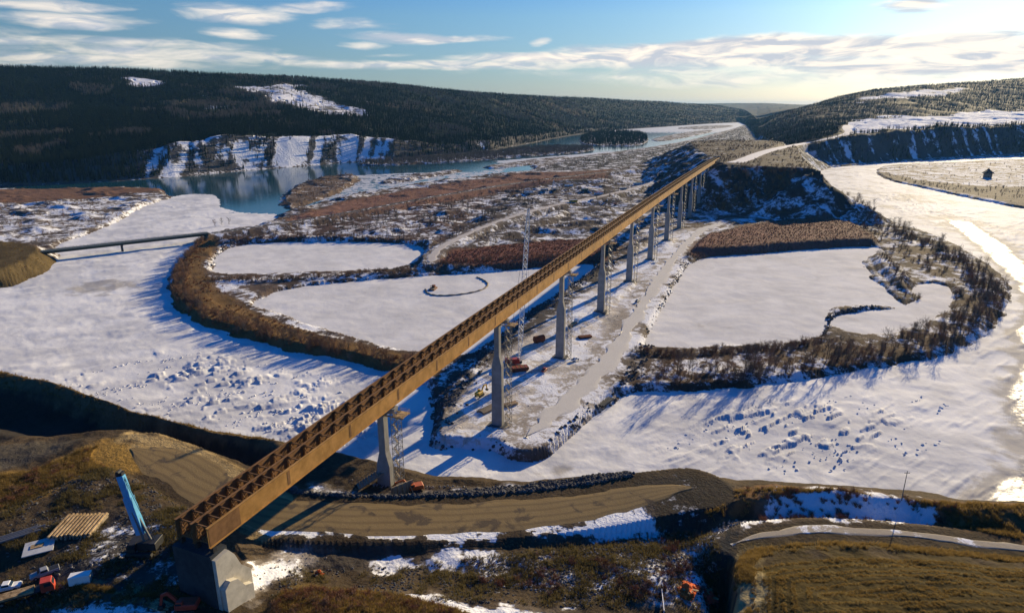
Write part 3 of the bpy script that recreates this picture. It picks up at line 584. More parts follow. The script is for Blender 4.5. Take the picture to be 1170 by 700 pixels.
# road surfaces
def ribbon(name, material, lift=.22, rag=.9, taper=(0, 0), ruts=False):
    P, w = road_lines[name]; d = np.r_[0, np.cumsum(np.hypot(*np.diff(P[:, :2], axis=0).T))]
    s = np.arange(0, d[-1], 2.5); Q = np.stack([np.interp(s, d, P[:, i]) for i in range(3)], -1)
    T = np.gradient(Q[:, :2], axis=0); T /= np.linalg.norm(T, axis=1)[:, None] + 1e-9; Nn = np.stack([T[:, 1], -T[:, 0]], -1)
    M = 9; off = np.linspace(-1, 1, M); V = []; wd = w * (np.clip(s / (taper[0] + .1), .06, 1) * np.clip((s[-1] - s) / (taper[1] + .1), .06, 1)) ** .6
    for j, o in enumerate(off):
        e = -rag * np.clip(.5 + fbm(s / 7, s * 0 + (j > 4) * 33.3, 101, 3) + 1.2 * fbm(s / 30, s * 0 + (j > 4) * 13.3, 103, 2), 0, 2) * o * o * np.sign(o)
        xy = Q[:, :2] + Nn * (o * wd + e)[:, None]
        V.append(np.c_[xy, height(xy[:, 0], xy[:, 1]) + (lift if 0 < j < M - 1 else -.05)])
    V = np.stack(V, 1); n = len(s); f = [(i * M + j, i * M + j + 1, (i + 1) * M + j + 1, (i + 1) * M + j) for i in range(n - 1) for j in range(M - 1)]
    me = bpy.data.meshes.new(name); me.from_pydata(V.reshape(-1, 3).tolist(), [], f); me.update(); me.polygons.foreach_set('use_smooth', np.ones(len(f), bool))
    if ruts: a_ = me.attributes.new('lane', 'FLOAT', 'POINT'); a_.data.foreach_set('value', np.tile(off, n).astype(np.float32))
    o = bpy.data.objects.new(name, me); COL.objects.link(o); me.materials.append(material); o['kind'] = 'structure'; return o
ribbon('gravel_road', gravel_material('tan_gravel', (.16, .108, .050), (.29, .21, .10), 1, None, True), lift=.12, rag=2.2, taper=(14, 22), ruts=True)
ribbon('field_track', gravel_material('pale_track', (.25, .20, .13), (.50, .44, .35), 1, .42), lift=.10, rag=1.6, taper=(22, 0))
ribbon('haul_road', gravel_material('haul_road_snow', (.66, .62, .57), (.82, .79, .75), .5))
ribbon('causeway_track', gravel_material('icy_track', (.46, .43, .38), (.68, .65, .60), .5), rag=4.5, taper=(40, 60))
ribbon('valley_track', gravel_material('valley_track_snow', (.34, .30, .26), (.62, .58, .54), .5), rag=2.5, taper=(10, 40))
# ------------------------------------------------------------------ object helpers
class MB:
    """collects boxes, beams, tubes and plates for ONE mesh"""
    def __init__(s): s.v, s.f = [], []
    def add(s, v, f):
        n = len(s.v); s.v += [tuple(p) for p in v]; s.f += [tuple(i + n for i in q) for q in f]; return s
    def box(s, c, d, rz=0, M=None):
        x, y, z = d[0] / 2, d[1] / 2, d[2] / 2
        m = Matrix.Rotation(rz, 3, 'Z') if M is None else M
        s.add([Vector(c) + m @ Vector(p) for p in ((-x, -y, -z), (x, -y, -z), (x, y, -z), (-x, y, -z), (-x, -y, z), (x, -y, z), (x, y, z), (-x, y, z))],
              [(3, 2, 1, 0), (4, 5, 6, 7), (0, 1, 5, 4), (1, 2, 6, 5), (2, 3, 7, 6), (3, 0, 4, 7)]); return s
    def beam(s, a, b, w, h=None, up=(0, 0, 1)):
        a, b = Vector(a), Vector(b); h = h or w; d = b - a; l = d.length
        if l < 1e-6: return s
        d.normalize(); u = Vector(up)
        if abs(d.dot(u)) > .98: u = Vector((1, 0, 0))
        x = d.cross(u).normalized(); z = x.cross(d).normalized(); m = Matrix((x, d, z)).transposed()
        return s.box((a + b) / 2, (w, l, h), M=m)
    def tube(s, a, b, r0, r1=None, n=10, caps=True):
        a, b = Vector(a), Vector(b); r1 = r0 if r1 is None else r1; d = (b - a).normalized(); u = Vector((0, 0, 1)) if abs(d.z) < .95 else Vector((1, 0, 0))
        x = d.cross(u).normalized(); y = d.cross(x)
        v = [p + (x * math.cos(2 * math.pi * i / n) + y * math.sin(2 * math.pi * i / n)) * r for p, r in ((a, r0), (b, r1)) for i in range(n)]
        f = [(i, (i + 1) % n, n + (i + 1) % n, n + i) for i in range(n)]
        if caps: f += [tuple(range(n))[::-1], tuple(range(n, 2 * n))]
        return s.add(v, f)
    def prism(s, poly, a, b, fn):
        """extrude a 2-D polygon between a and b; fn(u, v, w) -> xyz"""
        n = len(poly); v = [fn(p[0], p[1], a) for p in poly] + [fn(p[0], p[1], b) for p in poly]
        return s.add(v, [(i, (i + 1) % n, n + (i + 1) % n, n + i) for i in range(n)] + [tuple(range(n))[::-1], tuple(range(n, 2 * n))])
    def build(s, name, material, parent=None, label=None, bevel=0, smooth_=False):
        me = bpy.data.meshes.new(name); inv = parent is not None
        off = Vector((0, 0, 0))
        me.from_pydata(s.v, [], s.f); me.update()
        bm = bmesh.new(); bm.from_mesh(me); bmesh.ops.recalc_face_normals(bm, faces=bm.faces); bm.to_mesh(me); bm.free()
        o = bpy.data.objects.new(name, me); COL.objects.link(o); me.materials.append(material)
        if smooth_: me.polygons.foreach_set('use_smooth', np.ones(len(me.polygons), bool))
        if bevel:
            b = o.modifiers.new('bevel', 'BEVEL'); b.width = bevel; b.segments = 1; b.limit_method = 'ANGLE'
        if parent is not None: o.parent = parent
        if label: o['label'] = label
        return o
def tag(o, label, cat, group=None, kind=None):
    if label: o['label'] = label
    if cat: o['category'] = cat
    if group: o['group'] = group
    if kind: o['kind'] = kind
    return o
def thing(name, label, cat, loc=(0, 0, 0), rz=0, group=None):
    o = bpy.data.objects.new(name, None); COL.objects.link(o); o.location = loc; o.rotation_euler = (0, 0, rz); o.empty_display_size = 1
    return tag(o, label, cat, group)
def dup(root, loc, rz, label=None, group=None, scale=1):
    def cp(o, par):
        c = o.copy(); COL.objects.link(c)
        if par is not None: c.parent = par
        for ch in list(o.children): cp(ch, c)
        return c
    r = cp(root, None); r.location = loc; r.rotation_euler = (0, 0, rz); r.scale = (scale,) * 3
    if label: r['label'] = label
    if group: r['group'] = group
    return r
def paint(name, c, rough=.6, var=.25, sc=1.2, metal=0, c2=None, bumpd=0.02):
    m, t, b = mat(name); co = obj_coord(t); n1 = tnoise(t, sc, 5, .65, co); n2 = tnoise(t, sc * .15, 3, .6, co)
    k = tmath(t, 'ADD', tmath(t, 'MULTIPLY', n1, .6), tmath(t, 'MULTIPLY', n2, .4))
    lo = tuple(x * (1 - var) for x in c); hi = tuple(min(1, x * (1 + var)) for x in (c2 or c))
    tl(t, tmix(t, tmap(t, k, .3, .7), lo, hi), b.inputs['Base Color']); b.inputs['Specular IOR Level'].default_value = .1 if rough > .65 else .4; b.inputs['Roughness'].default_value = rough; b.inputs['Metallic'].default_value = metal
    if bumpd: bump(t, b, n1, bumpd, .5)
    return m
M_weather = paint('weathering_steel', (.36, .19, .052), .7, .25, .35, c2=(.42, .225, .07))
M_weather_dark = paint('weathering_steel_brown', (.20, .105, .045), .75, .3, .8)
M_concrete = paint('concrete', (.27, .26, .24), .85, .22, .4, bumpd=.03)
M_concrete_dark = paint('damp_concrete', (.13, .125, .12), .85, .2, .6)
M_galv = paint('galvanised_steel', (.15, .15, .147), .6, .25, 2, .2)
M_dark = paint('dark_machine_paint', (.018, .018, .02), .6, .3)
M_track = paint('track_steel', (.04, .038, .035), .7, .4)
M_blue = paint('light_blue_paint', (.10, .36, .60), .4, .15, .8)
M_white = paint('white_paint', (.78, .77, .74), .5, .08, .8)
M_red = paint('red_paint', (.42, .05, .025), .5, .2)
M_orange = paint('orange_paint', (.45, .11, .025), .5, .18)
M_yellow = paint('yellow_paint', (.62, .38, .04), .5, .15)
M_green = paint('green_paint', (.06, .16, .09), .5, .2)
M_grey = paint('grey_paint', (.28, .28, .28), .5, .2)
M_rust = paint('rusty_steel', (.16, .055, .03), .85, .35)
M_timber = paint('sawn_timber', (.24, .15, .07), .8, .4, 1.5, c2=(.42, .30, .17))
M_timber_grey = paint('weathered_timber', (.26, .21, .15), .85, .3, 1.5)
M_ply = paint('grey_form_panel', (.42, .42, .42), .6, .15, .8)
M_glass = paint('dark_glass', (.02, .03, .035), .08, .1, 1, bumpd=0)
M_rubber = paint('black_rubber', (.015, .015, .015), .9, .2)
M_orange_sheet = paint('orange_sheet', (.62, .12, .03), .75, .25)
M_red_sheet = paint('red_sheet', (.45, .06, .035), .75, .25)
M_asphalt = gravel_material('asphalt', (.045, .045, .048), (.085, .082, .08), 1, .42)
# highway surface beyond the old bridge
HP = road_lines['highway'][0]; xh = at(236, 267, 8)[0]; road_lines['highway'] = (HP[HP[:, 0] > xh], 4.6); ribbon('highway', M_asphalt)

# ------------------------------------------------------------------ the long steel bridge under construction
BAZ = R(22.006); BX0 = -113.9; bs, bc = math.sin(BAZ), math.cos(BAZ)
def BR(s, o, z): return Vector((BX0 + bs * s + bc * o, bc * s - bs * o, z))
def zb(s): k = s / 1000; return 49.65 + 17.55 * k - 12.03 * k * k
S0, S1, DEP = 127.0, 1226.0, 4.7
GO = (-4.6, -.25, 4.1)
PIERS = [198.1 + 89.23 * k for k in range(12)]
bridge = thing('girder_bridge', 'long unfinished brown steel girder bridge on tall grey concrete piers crossing the icy valley', 'bridge', tuple(BR(S0, 0, 38)))
bridge_inv = Matrix.Translation(bridge.location).inverted()
def under(o, parent):      # parent, keeping the world-space mesh where it is
    o.parent = parent; o.matrix_parent_inverse = Matrix.Translation(-Vector(parent_world(parent))); return o
def parent_world(p):
    v = Vector(p.location); q = p.parent
    while q is not None: v = v + Vector(q.location); q = q.parent
    return v
def bpart(mb, name, m, parent=None, label=None):
    o = mb.build(name, m, None, label); o.parent = parent or bridge
    if (parent or bridge) is bridge: o.matrix_parent_inverse = bridge_inv
    return o
ss = np.r_[np.arange(S0, S1, 7.5), S1]
for go in GO:
    g = MB()
    def sweep(poly):
        n = len(poly); v = [BR(s, go + p[0], zb(s) + p[1]) for s in ss for p in poly]; k = len(ss)
        g.add(v, [(i * n + j, i * n + (j + 1) % n, (i + 1) * n + (j + 1) % n, (i + 1) * n + j) for i in range(k - 1) for j in range(n)] + [tuple(range(n))[::-1], tuple(range((k - 1) * n, k * n))])
    sweep([(-.03, .085), (.03, .085), (.03, DEP - .07), (-.03, DEP - .07)])
    sweep([(-.42, 0), (.42, 0), (.42, .08), (-.42, .08)]); sweep([(-.30, DEP - .065), (.30, DEP - .065), (.30, DEP), (-.30, DEP)])
    go_ = bpart(g, 'girder', M_weather if go == GO[-1] else M_weather_dark)  # inner girders darker: shade between the girders put into the colour
    if go == GO[-1]:
        for s in np.arange(S0 + 24.7, S1, 24.8):
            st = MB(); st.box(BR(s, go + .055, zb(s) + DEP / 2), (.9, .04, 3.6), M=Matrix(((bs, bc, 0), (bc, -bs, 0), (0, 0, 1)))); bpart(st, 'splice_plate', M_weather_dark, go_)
# cross frames in the two bays
fs = list(np.arange(S0 + 1, S0 + 27, 3.25)) + list(np.arange(S0 + 29.5, S1 - 2, 6.2))
def frame(mb, s, a, b):
    z0, z1 = zb(s) + .35, zb(s) + DEP - .45; m = (a + b) / 2
    mb.beam(BR(s, a + .04, z1), BR(s, b - .04, z1), .24, .24); mb.beam(BR(s, a + .04, z0), BR(s, b - .04, z0), .24, .24)
    mb.beam(BR(s, a + .05, z1 - .1), BR(s, m, z0 + .1), .18, .18); mb.beam(BR(s, b - .05, z1 - .1), BR(s, m, z0 + .1), .18, .18)
    rot = Matrix(((bs, bc, 0), (bc, -bs, 0), (0, 0, 1)))
    mb.box(BR(s + .16, m, z0 + .25), (.05, 1.5, .9), M=rot)
    for q, sg in ((a, 1), (b, -1)):
        mb.box(BR(s + .16, q + sg * .5, z1 - .15), (.05, .85, .8), M=rot); mb.box(BR(s, q + sg * .20, zb(s) + DEP / 2), (.05, .30, DEP - .22), M=rot)
proto_f = None; rest = MB(); cnt = 0
for s in fs:
    for a, b in zip(GO[:-1], GO[1:]):
        if cnt < 100:
            mb = MB(); frame(mb, s, a, b); bpart(mb, 'cross_frame', M_weather_dark); cnt += 1  # near frames darker than the far ones, bay shade painted into the steel
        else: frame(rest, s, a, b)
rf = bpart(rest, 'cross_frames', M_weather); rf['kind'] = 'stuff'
# end diaphragm over the near abutment
mb = MB(); mb.box(BR(S0 + 4.6, GO[-1] + .05, zb(S0 + 4.6) + DEP / 2), (8.6, .04, DEP - .3), M=Matrix(((bs, bc, 0), (bc, -bs, 0), (0, 0, 1)))); bpart(mb, 'end_web_plate', M_weather_dark)
# piers
for k, s in enumerate(PIERS):
    base = 24.2 if k == 0 else hz(*BR(s, 0, 0)[:2]) - .3
    base = min(base, 44); top = zb(s) - .45; capb = top - 2.3; f0, f1 = (32.0, 36.5)
    if base > 28: f0, f1 = base + 1, base + 2
    def sec(mb, secs):
        V = []; 
        for z, lo, tr in secs:
            c = min(.35, tr * .12)
            for o_, l_ in ((-tr, -lo + c), (-tr + c, -lo), (tr - c, -lo), (tr, -lo + c), (tr, lo - c), (tr - c, lo), (-tr + c, lo), (-tr, lo - c)): V.append(BR(s + l_, o_, z))
        n = 8; K = len(secs); mb.add(V, [(i * n + j, i * n + (j + 1) % n, (i + 1) * n + (j + 1) % n, (i + 1) * n + j) for i in range(K - 1) for j in range(n)] + [tuple(range(n))[::-1], tuple(range((K - 1) * n, K * n))])
    sh = MB(); sec(sh, [(base + .8, 1.6, 2.45), (f0, 1.5, 2.3), (f1, 1.3, 1.15), (capb + .3, 1.3, 1.1)])
    sh_o = bpart(sh, 'pier', M_concrete)
    ft = MB(); sec(ft, [(base - 2.5, 3.0, 4.0), (base + .85, 3.0, 4.0)]); bpart(ft, 'footing', M_concrete_dark, sh_o)
    cp = MB(); sec(cp, [(capb, 1.3, 1.6), (capb + .9, 1.4, 5.0), (top, 1.4, 5.2)]); bpart(cp, 'pier_cap', M_concrete, sh_o)
    for go in GO: bpart(MB().box(BR(s, go, top + .23), (.8, .8, .47), -BAZ), 'bearing', M_dark, sh_o)
    if k < 7:   # work platform hung on the sunny end of the cap
        wp = MB()
        for l_ in (-1.9, 1.9): wp.beam(BR(s + l_, 1, capb + .1), BR(s + l_, 8.6, capb + .1), .3, .4)
        wp.box(BR(s, 6.9, capb + .40), (4.4, 3.6, .12), -BAZ + math.pi / 2)
        for l_ in (-2, 0, 2):
            for o_ in (5.2, 8.6): wp.beam(BR(s + l_, o_, capb + .4), BR(s + l_, o_, capb + 1.6), .08)
        for zz in (1., 1.55):
            wp.beam(BR(s - 2, 8.6, capb + zz), BR(s + 2, 8.6, capb + zz), .07); wp.beam(BR(s - 2, 5.2, capb + zz), BR(s - 2, 8.6, capb + zz), .07); wp.beam(BR(s + 2, 5.2, capb + zz), BR(s + 2, 8.6, capb + zz), .07)
        bpart(wp, 'work_platform', M_timber, sh_o)
# near abutment: back wall, stepped wing on the sunny side
def tmat(): return Matrix(((bs, bc, 0), (bc, -bs, 0), (0, 0, 1)))
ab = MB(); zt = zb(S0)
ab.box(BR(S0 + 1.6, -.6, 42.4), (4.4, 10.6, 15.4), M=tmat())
abo = bpart(ab, 'abutment', paint('shade_painted_concrete', (.045, .05, .055), .8, .3, .6))  # near-black wall colour, the shade on the concrete painted in
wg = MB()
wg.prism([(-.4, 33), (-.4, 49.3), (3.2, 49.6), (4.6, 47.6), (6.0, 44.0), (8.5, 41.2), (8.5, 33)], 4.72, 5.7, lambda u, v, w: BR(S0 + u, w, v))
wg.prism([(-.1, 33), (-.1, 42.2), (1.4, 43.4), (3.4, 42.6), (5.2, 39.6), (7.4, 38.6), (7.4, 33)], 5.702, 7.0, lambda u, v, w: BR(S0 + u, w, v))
bpart(wg, 'wing_wall', paint('sunlit_painted_concrete', (.46, .42, .34), .85, .25, .5), abo)  # wing paler than the wall, sunlight painted into its concrete
for go in GO: bpart(MB().box(BR(S0 + 1.0, go, zt - .7), (1.0, .9, 1.4), M=tmat()), 'bearing', M_dark, abo)
fa = MB(); fz = zb(S1); fa.box(BR(S1 + 1.6, -.3, fz + 1.2), (3.4, 12.5, 9.5), M=tmat()); bpart(fa, 'abutment', M_concrete)

# scaffold stair towers beside the piers
ordn = ['nearest', 'second', 'third', 'fourth', 'fifth', 'sixth', 'seventh', 'eighth', 'ninth', 'tenth']
for k, s in enumerate(PIERS[:10]):
    o_ = 4.9 if k else 4.6; c = BR(s + .4, o_, 0); z0 = (24.6 if k == 0 else hz(c.x, c.y)) - .1; top = zb(s) - 1.6
    T = thing('stair_tower', f'slender pale scaffold stair tower standing at the {ordn[k]} bridge pier from the near abutment', 'scaffold', (c.x, c.y, z0), -BAZ, 'scaffold stair towers at the bridge piers')
    H_ = top - z0; w_ = 1.15; fr = MB(); br_ = MB(); stp = MB()
    for a in (-w_, w_):
        for b in (-w_, w_): fr.beam((a, b, 0), (a, b, H_), .13)
    z = 0; q = 0
    while z < H_ - 2:
        for a, b, c_, d_ in ((-w_, -w_, w_, -w_), (w_, -w_, w_, w_), (w_, w_, -w_, w_), (-w_, w_, -w_, -w_)):
            fr.beam((a, b, z + 2), (c_, d_, z + 2), .10)
            if q % 2: br_.beam((a, b, z), (c_, d_, z + 2), .08)
            else: br_.beam((c_, d_, z), (a, b, z + 2), .08)
        stp.beam((-.8 if q % 2 else .8, -.5, z), (.8 if q % 2 else -.8, -.5, z + 2), .6, .10)
        z += 2; q += 1
    fr.build('frame', M_galv, T); br_.build('brace', M_galv, T); stp.build('stair_flight', M_timber_grey if k < 3 else M_galv, T)

# old highway bridge over the ice
a, b = Vector((*at(44, 287, 9.6), 9.6)), Vector((*at(238, 265.5, 9.6), 9.6)); d = (b - a).normalized(); nrm = Vector((d.y, -d.x, 0)); mid = a
HB = thing('highway_bridge', 'low dark highway bridge with one slim pier across the frozen channel', 'bridge', tuple(a - Vector((0, 0, 9.6))))
def hb(mb, name, m, par=None):
    o = mb.build(name, m, par or HB); 
    return o
Lh = (b - a).length; az_ = math.atan2(d.y, d.x); HB.rotation_euler = (0, 0, az_)
mb = MB(); mb.box((Lh / 2, 0, 9.2), (Lh, 10, .5)); mb.box((Lh / 2, -3.2, 7.9), (Lh, .5, 2.0)); mb.box((Lh / 2, 3.2, 7.9), (Lh, .5, 2.0)); deck = hb(mb, 'deck', paint('dark_bridge_steel', (.06, .075, .065), .7, .2))
mb = MB()
for sy in (-4.9, 4.9):
    for zz in (9.75, 10.25): mb.beam((0, sy, zz), (Lh, sy, zz), .12)
    for i in range(int(Lh / 3)): mb.box((i * 3 + 1, sy, 9.9), (.12, .1, .95))
hb(mb, 'guardrail', M_grey, deck)
pm = at(141, 288, 0); tpier = (Vector((pm[0], pm[1], 0)) - Vector((a.x, a.y, 0))).dot(Vector((d.x, d.y, 0)))
mb = MB(); mb.prism([(-.9, -3), (.9, -3), (.9, 5.4), (-.9, 5.4)], -1.2, 1.2, lambda u, v, w: (tpier + u, w, v)); mb.prism([(-1.3, 5.41), (1.3, 5.41), (4.2, 6.88), (-4.2, 6.88)], -.8, .8, lambda u, v, w: (tpier + w, u, v)); hb(mb, 'pier', M_concrete_dark)
for xq in (2.0, Lh - 2.0):
    mb = MB(); mb.box((xq, 0, 3.4), (4, 9.4, 7.0)); hb(mb, 'abutment', M_concrete_dark)
# ------------------------------------------------------------------ machines and site things
def ground_at(px, py, z0=4.0):
    z = z0
    for _ in range(12):
        x, y = at(px, py, z); z = .5 * z + .5 * hz(x, y)
    x, y = at(px, py, z); return Vector((x, y, hz(x, y)))
def tracks(T, L_, W_, h, tw):
    for sy in (-1, 1):
        mb = MB(); p = [(-L_ / 2, h * .45), (-L_ / 2 + h * .3, 0), (L_ / 2 - h * .3, 0), (L_ / 2, h * .45), (L_ / 2 - h * .25, h), (-L_ / 2 + h * .25, h)]
        mb.prism(p, sy * W_ / 2 - tw / 2, sy * W_ / 2 + tw / 2, lambda u, v, w: (u, w, v)); mb.build('track', M_track, T, bevel=.06)
def excavator(loc, rz, m, label, reach=1.0, group=None):
    T = thing('excavator', label, 'excavator', tuple(loc), rz, group); tracks(T, 4.4, 2.5, .95, .65)
    b = MB(); b.box((-.5, 0, 1.75), (4.0, 2.7, 1.3)); b.box((-2.2, 0, 1.65), (.9, 2.6, 1.0)); b.tube((0, 0, .85), (0, 0, 1.15), .8); body = b.build('body', m, T, bevel=.12)
    c = MB(); c.prism([(.1, 1.15), (1.75, 1.15), (1.75, 2.1), (1.35, 3.1), (.1, 3.1)], .35, 1.3, lambda u, v, w: (u, w, v)); cab = c.build('cab', m, T, bevel=.06)
    w = MB(); w.box((.85, 1.312, 2.35), (1.2, .03, .9)); w.box((1.58, .82, 2.45), (.04, .75, .8), M=Matrix.Rotation(R(-22), 3, 'Y')); w.build('window', M_glass, cab)
    e = MB(); e.beam((1.2, -.3, 1.7), (3.4, -.3, 4.4), .45, .7); e.beam((3.3, -.3, 4.4), (5.6 * reach, -.3, 3.9), .42, .6); bm_ = e.build('boom', m, T)
    s = MB(); s.beam((5.6 * reach, -.3, 4.2), (6.3 * reach, -.3, 1.5), .35, .5); st = s.build('arm', m, T)
    k = MB(); k.prism([(0, 0), (1.0, -.1), (1.15, -.8), (.5, -1.15), (-.15, -.7)], -.9, .3, lambda u, v, w: (6.0 * reach + u - .3, w, 1.6 + v)); k.build('bucket', M_track, st); return T
def wheelset(T, xs, yw, r, w=.28):
    for x in xs:
        for sy in (-1, 1):
            t = MB(); t.tube((x, sy * yw - w / 2, r), (x, sy * yw + w / 2, r), r, n=14); t_o = t.build('wheel', M_rubber, T)
            q = MB(); q.tube((x, sy * yw + sy * (w / 2), r), (x, sy * yw + sy * (w / 2 + .02), r), r * .55, n=12); q.build('rim', M_galv, t_o)
def pickup(loc, rz, m, label, group=None):
    T = thing('pickup_truck', label, 'pickup', tuple(loc), rz, group)
    b = MB(); b.prism([(-2.8, .5), (2.75, .5), (2.8, 1.0), (2.5, 1.18), (1.3, 1.25), (-2.8, 1.25)], -.95, .95, lambda u, v, w: (u, w, v)); body = b.build('body', m, T, bevel=.08)
    c = MB(); c.prism([(-.75, 1.24), (1.35, 1.24), (.75, 1.88), (-.6, 1.9)], -.82, .82, lambda u, v, w: (u, w, v)); cab = c.build('cab', m, T, bevel=.06)
    w = MB(); w.box((.1, .835, 1.57), (1.3, .03, .42)); w.box((.1, -.835, 1.57), (1.3, .03, .42)); w.box((1.09, 0, 1.57), (.03, 1.45, .62), M=Matrix.Rotation(R(-43), 3, 'Y')); w.build('window', M_glass, cab)
    d = MB(); d.box((-1.8, 0, 1.262), (1.8, 1.6, .02)); d.build('bed', M_dark, T)
    for sy in (-.7, .7):
        h = MB(); h.box((2.77, sy, .95), (.06, .35, .2)); h.build('headlight', M_white, T)
    wheelset(T, (-1.75, 1.85), .82, .42); return T
def flatbed(loc, rz, m, label, load=None, group=None):
    T = thing('flatbed_truck', label, 'truck', tuple(loc), rz, group)
    f = MB(); f.box((-1.2, 0, 1.25), (9.5, 2.5, .25)); f.box((0, 0, .95), (11, .9, .3)); f.build('bed', M_dark, T)
    c = MB(); c.prism([(3.7, .6), (6.2, .6), (6.2, 1.8), (5.8, 3.0), (3.7, 3.1)], -1.2, 1.2, lambda u, v, w: (u, w, v)); cab = c.build('cab', m, T, bevel=.08)
    w = MB(); w.box((6.0, 0, 2.4), (.04, 2.0, .9), M=Matrix.Rotation(R(-18), 3, 'Y')); w.box((5.0, 1.21, 2.35), (1.2, .03, .8)); w.box((5.0, -1.21, 2.35), (1.2, .03, .8)); w.build('window', M_glass, cab)
    if load:
        l = MB()
        for i in range(5): l.box((-1.3, -1 + i * .5, 1.62), (7.6, .4, .45))
        l.build('deck_boards', load, T)
    wheelset(T, (-4.6, -3.3, 4.8), 1.05, .52); return T
def trailer(loc, rz, m, roofm, label, L_=12, W_=3.2, H_=3.0, group=None):
    T = thing('site_trailer', label, 'trailer', tuple(loc), rz, group)
    b = MB(); b.box((0, 0, H_ / 2 + .45), (L_, W_, H_)); b.build('wall', m, T)
    r = MB(); r.prism([(-W_ / 2 - .15, H_ + .46), (W_ / 2 + .15, H_ + .46), (0, H_ + .85)], -L_ / 2 - .1, L_ / 2 + .1, lambda u, v, w: (w, u, v)); r.build('roof', roofm, T)
    for i in range(3):
        w = MB(); w.box((-L_ / 3 + i * L_ / 3 + .8, -W_ / 2 - .02, 2.2), (1.4, .06, .9)); w.build('window', M_glass, T)
    d = MB(); d.box((-L_ / 2 + 1.4, -W_ / 2 - .03, 1.5), (.95, .06, 2.0)); d.build('door', M_grey, T)
    s = MB(); s.box((0, 0, .22), (L_ * .9, W_ * .8, .5)); s.build('skirt', M_dark, T); return T
def lattice(mb, a, b, w0, w1, n, t=.14):
    a, b = Vector(a), Vector(b); d = (b - a).normalized(); u = Vector((0, 0, 1)) if abs(d.z) < .9 else Vector((1, 0, 0)); x = d.cross(u).normalized(); y = x.cross(d).normalized()
    def c(i, k):
        f = i / n; w = w0 + (w1 - w0) * f; w = w * min(1, .35 + 4 * f, .35 + 4 * (1 - f)); p = a + (b - a) * f
        return p + x * w * (-1, 1, 1, -1)[k] / 2 + y * w * (-1, -1, 1, 1)[k] / 2
    for i in range(n):
        for k in range(4):
            mb.beam(c(i, k), c(i + 1, k), t); mb.beam(c(i, k), c(i + 1, (k + 1) % 4) if i % 2 else c(i, (k + 1) % 4), t * .7)
            mb.beam(c(i, (k + 1) % 4) if i % 2 else c(i, k), c(i + 1, k) if i % 2 else c(i + 1, (k + 1) % 4), t * .6)

# tall lattice-boom crawler crane behind the bridge
base = ground_at(588, 417); tip = Vector(atY(604, 238, base.y + 4)); 
T = thing('crawler_crane', 'red crawler crane with very tall pale lattice boom rising behind the bridge', 'crane', tuple(base), 0)
tracks(T, 8.5, 6.0, 1.5, 1.2)
b = MB(); b.box((-.8, 0, 2.9), (7.0, 3.4, 2.2)); b.tube((0, 0, 1.2), (0, 0, 1.8), 1.6); b.box((-4.6, 0, 2.8), (1.6, 4.6, 2.0)); b.build('body', M_red, T, bevel=.1)
c = MB(); c.prism([(1.6, 1.9), (3.6, 1.9), (3.6, 2.9), (3.1, 4.0), (1.6, 4.0)], .9, 2.3, lambda u, v, w: (u, w, v)); cb = c.build('cab', M_white, T); w = MB(); w.box((3.36, 1.6, 3.4), (.05, 1.2, 1.0), M=Matrix.Rotation(R(-24), 3, 'Y')); w.build('window', M_glass, cb)
lb = MB(); tl_ = tip - base; lattice(lb, (2.4, 0, 2.4), tl_, 2.5, 2.1, 34, .25); lb.build('boom', M_white, T)
g = MB(); g.beam((-4.0, 0, 3.9), (-3.0, 0, 9.5), .3); g.beam((1.8, 0, 4), (-3.0, 0, 9.5), .2); g.tube((-3.0, .6, 9.5), tuple(tl_ + Vector((0, .5, 0))), .05, n=5); g.tube((-3.0, -.6, 9.5), tuple(tl_ + Vector((0, -.5, 0))), .05, n=5); g.build('gantry', M_dark, T)
h = MB(); h.tube(tuple(tl_), (tl_.x + .4, tl_.y, 30), .05, n=5); h.box((tl_.x + .4, tl_.y, 29.4), (.7, .5, 1.2)); h.build('hoist_line', M_dark, T)

# blue-boomed crane on the near pad
base = ground_at(165, 630, 38); foot_ = Vector(atY(162, 609, base.y + .5)); tip = Vector(atY(137, 541, base.y + 2.0))
T = thing('mobile_crane', 'dark crawler crane raising a thick light blue boom beside the near abutment', 'crane', tuple(base), 0)
tracks(T, 6.4, 4.4, 1.3, 1.0)
b = MB(); b.box((.6, 0, 2.5), (6.2, 3.2, 2.0)); b.box((3.2, 0, 2.6), (1.5, 3.8, 1.9)); b.tube((0, 0, 1.2), (0, 0, 1.6), 1.4); b.build('body', M_dark, T, bevel=.1)
c = MB(); c.prism([(-2.6, 1.6), (-.6, 1.6), (-.6, 3.6), (-2.2, 3.6), (-2.6, 2.6)], -2.4, -1.1, lambda u, v, w: (u, w, v)); cb = c.build('cab', M_dark, T); w = MB(); w.box((-1.5, -2.42, 2.9), (1.4, .04, .9)); w.box((-2.45, -1.75, 3.1), (.04, 1.0, .9), M=Matrix.Rotation(R(22), 3, 'Y')); w.build('window', M_glass, cb)
f_, t_ = foot_ - base, tip - base
bo = MB(); d_ = (t_ - f_); bo.beam(f_, f_ + d_ * .62, 1.9, 1.7, (0, 1, 0)); bo.beam(f_ + d_ * .3, f_ + d_ * .97, 1.55, 1.35, (0, 1, 0)); boom = bo.build('boom', M_blue, T, bevel=.08)
hd = MB(); hd.box(tuple(t_), (1.5, 1.2, 1.0)); hd.tube(tuple(t_ + Vector((-.2, -.7, .4))), tuple(t_ + Vector((-.2, .7, .4))), .45); hd.build('boom_head', M_dark, boom)
hy = MB(); hy.tube((2.4, 0, 2.4), tuple(f_ + d_ * .5), .28); hy.tube((1.2, -.8, 2.4), tuple(f_ + d_ * .5 + Vector((0, -.5, 0))), .28); hy.build('lift_cylinder', M_galv, T)
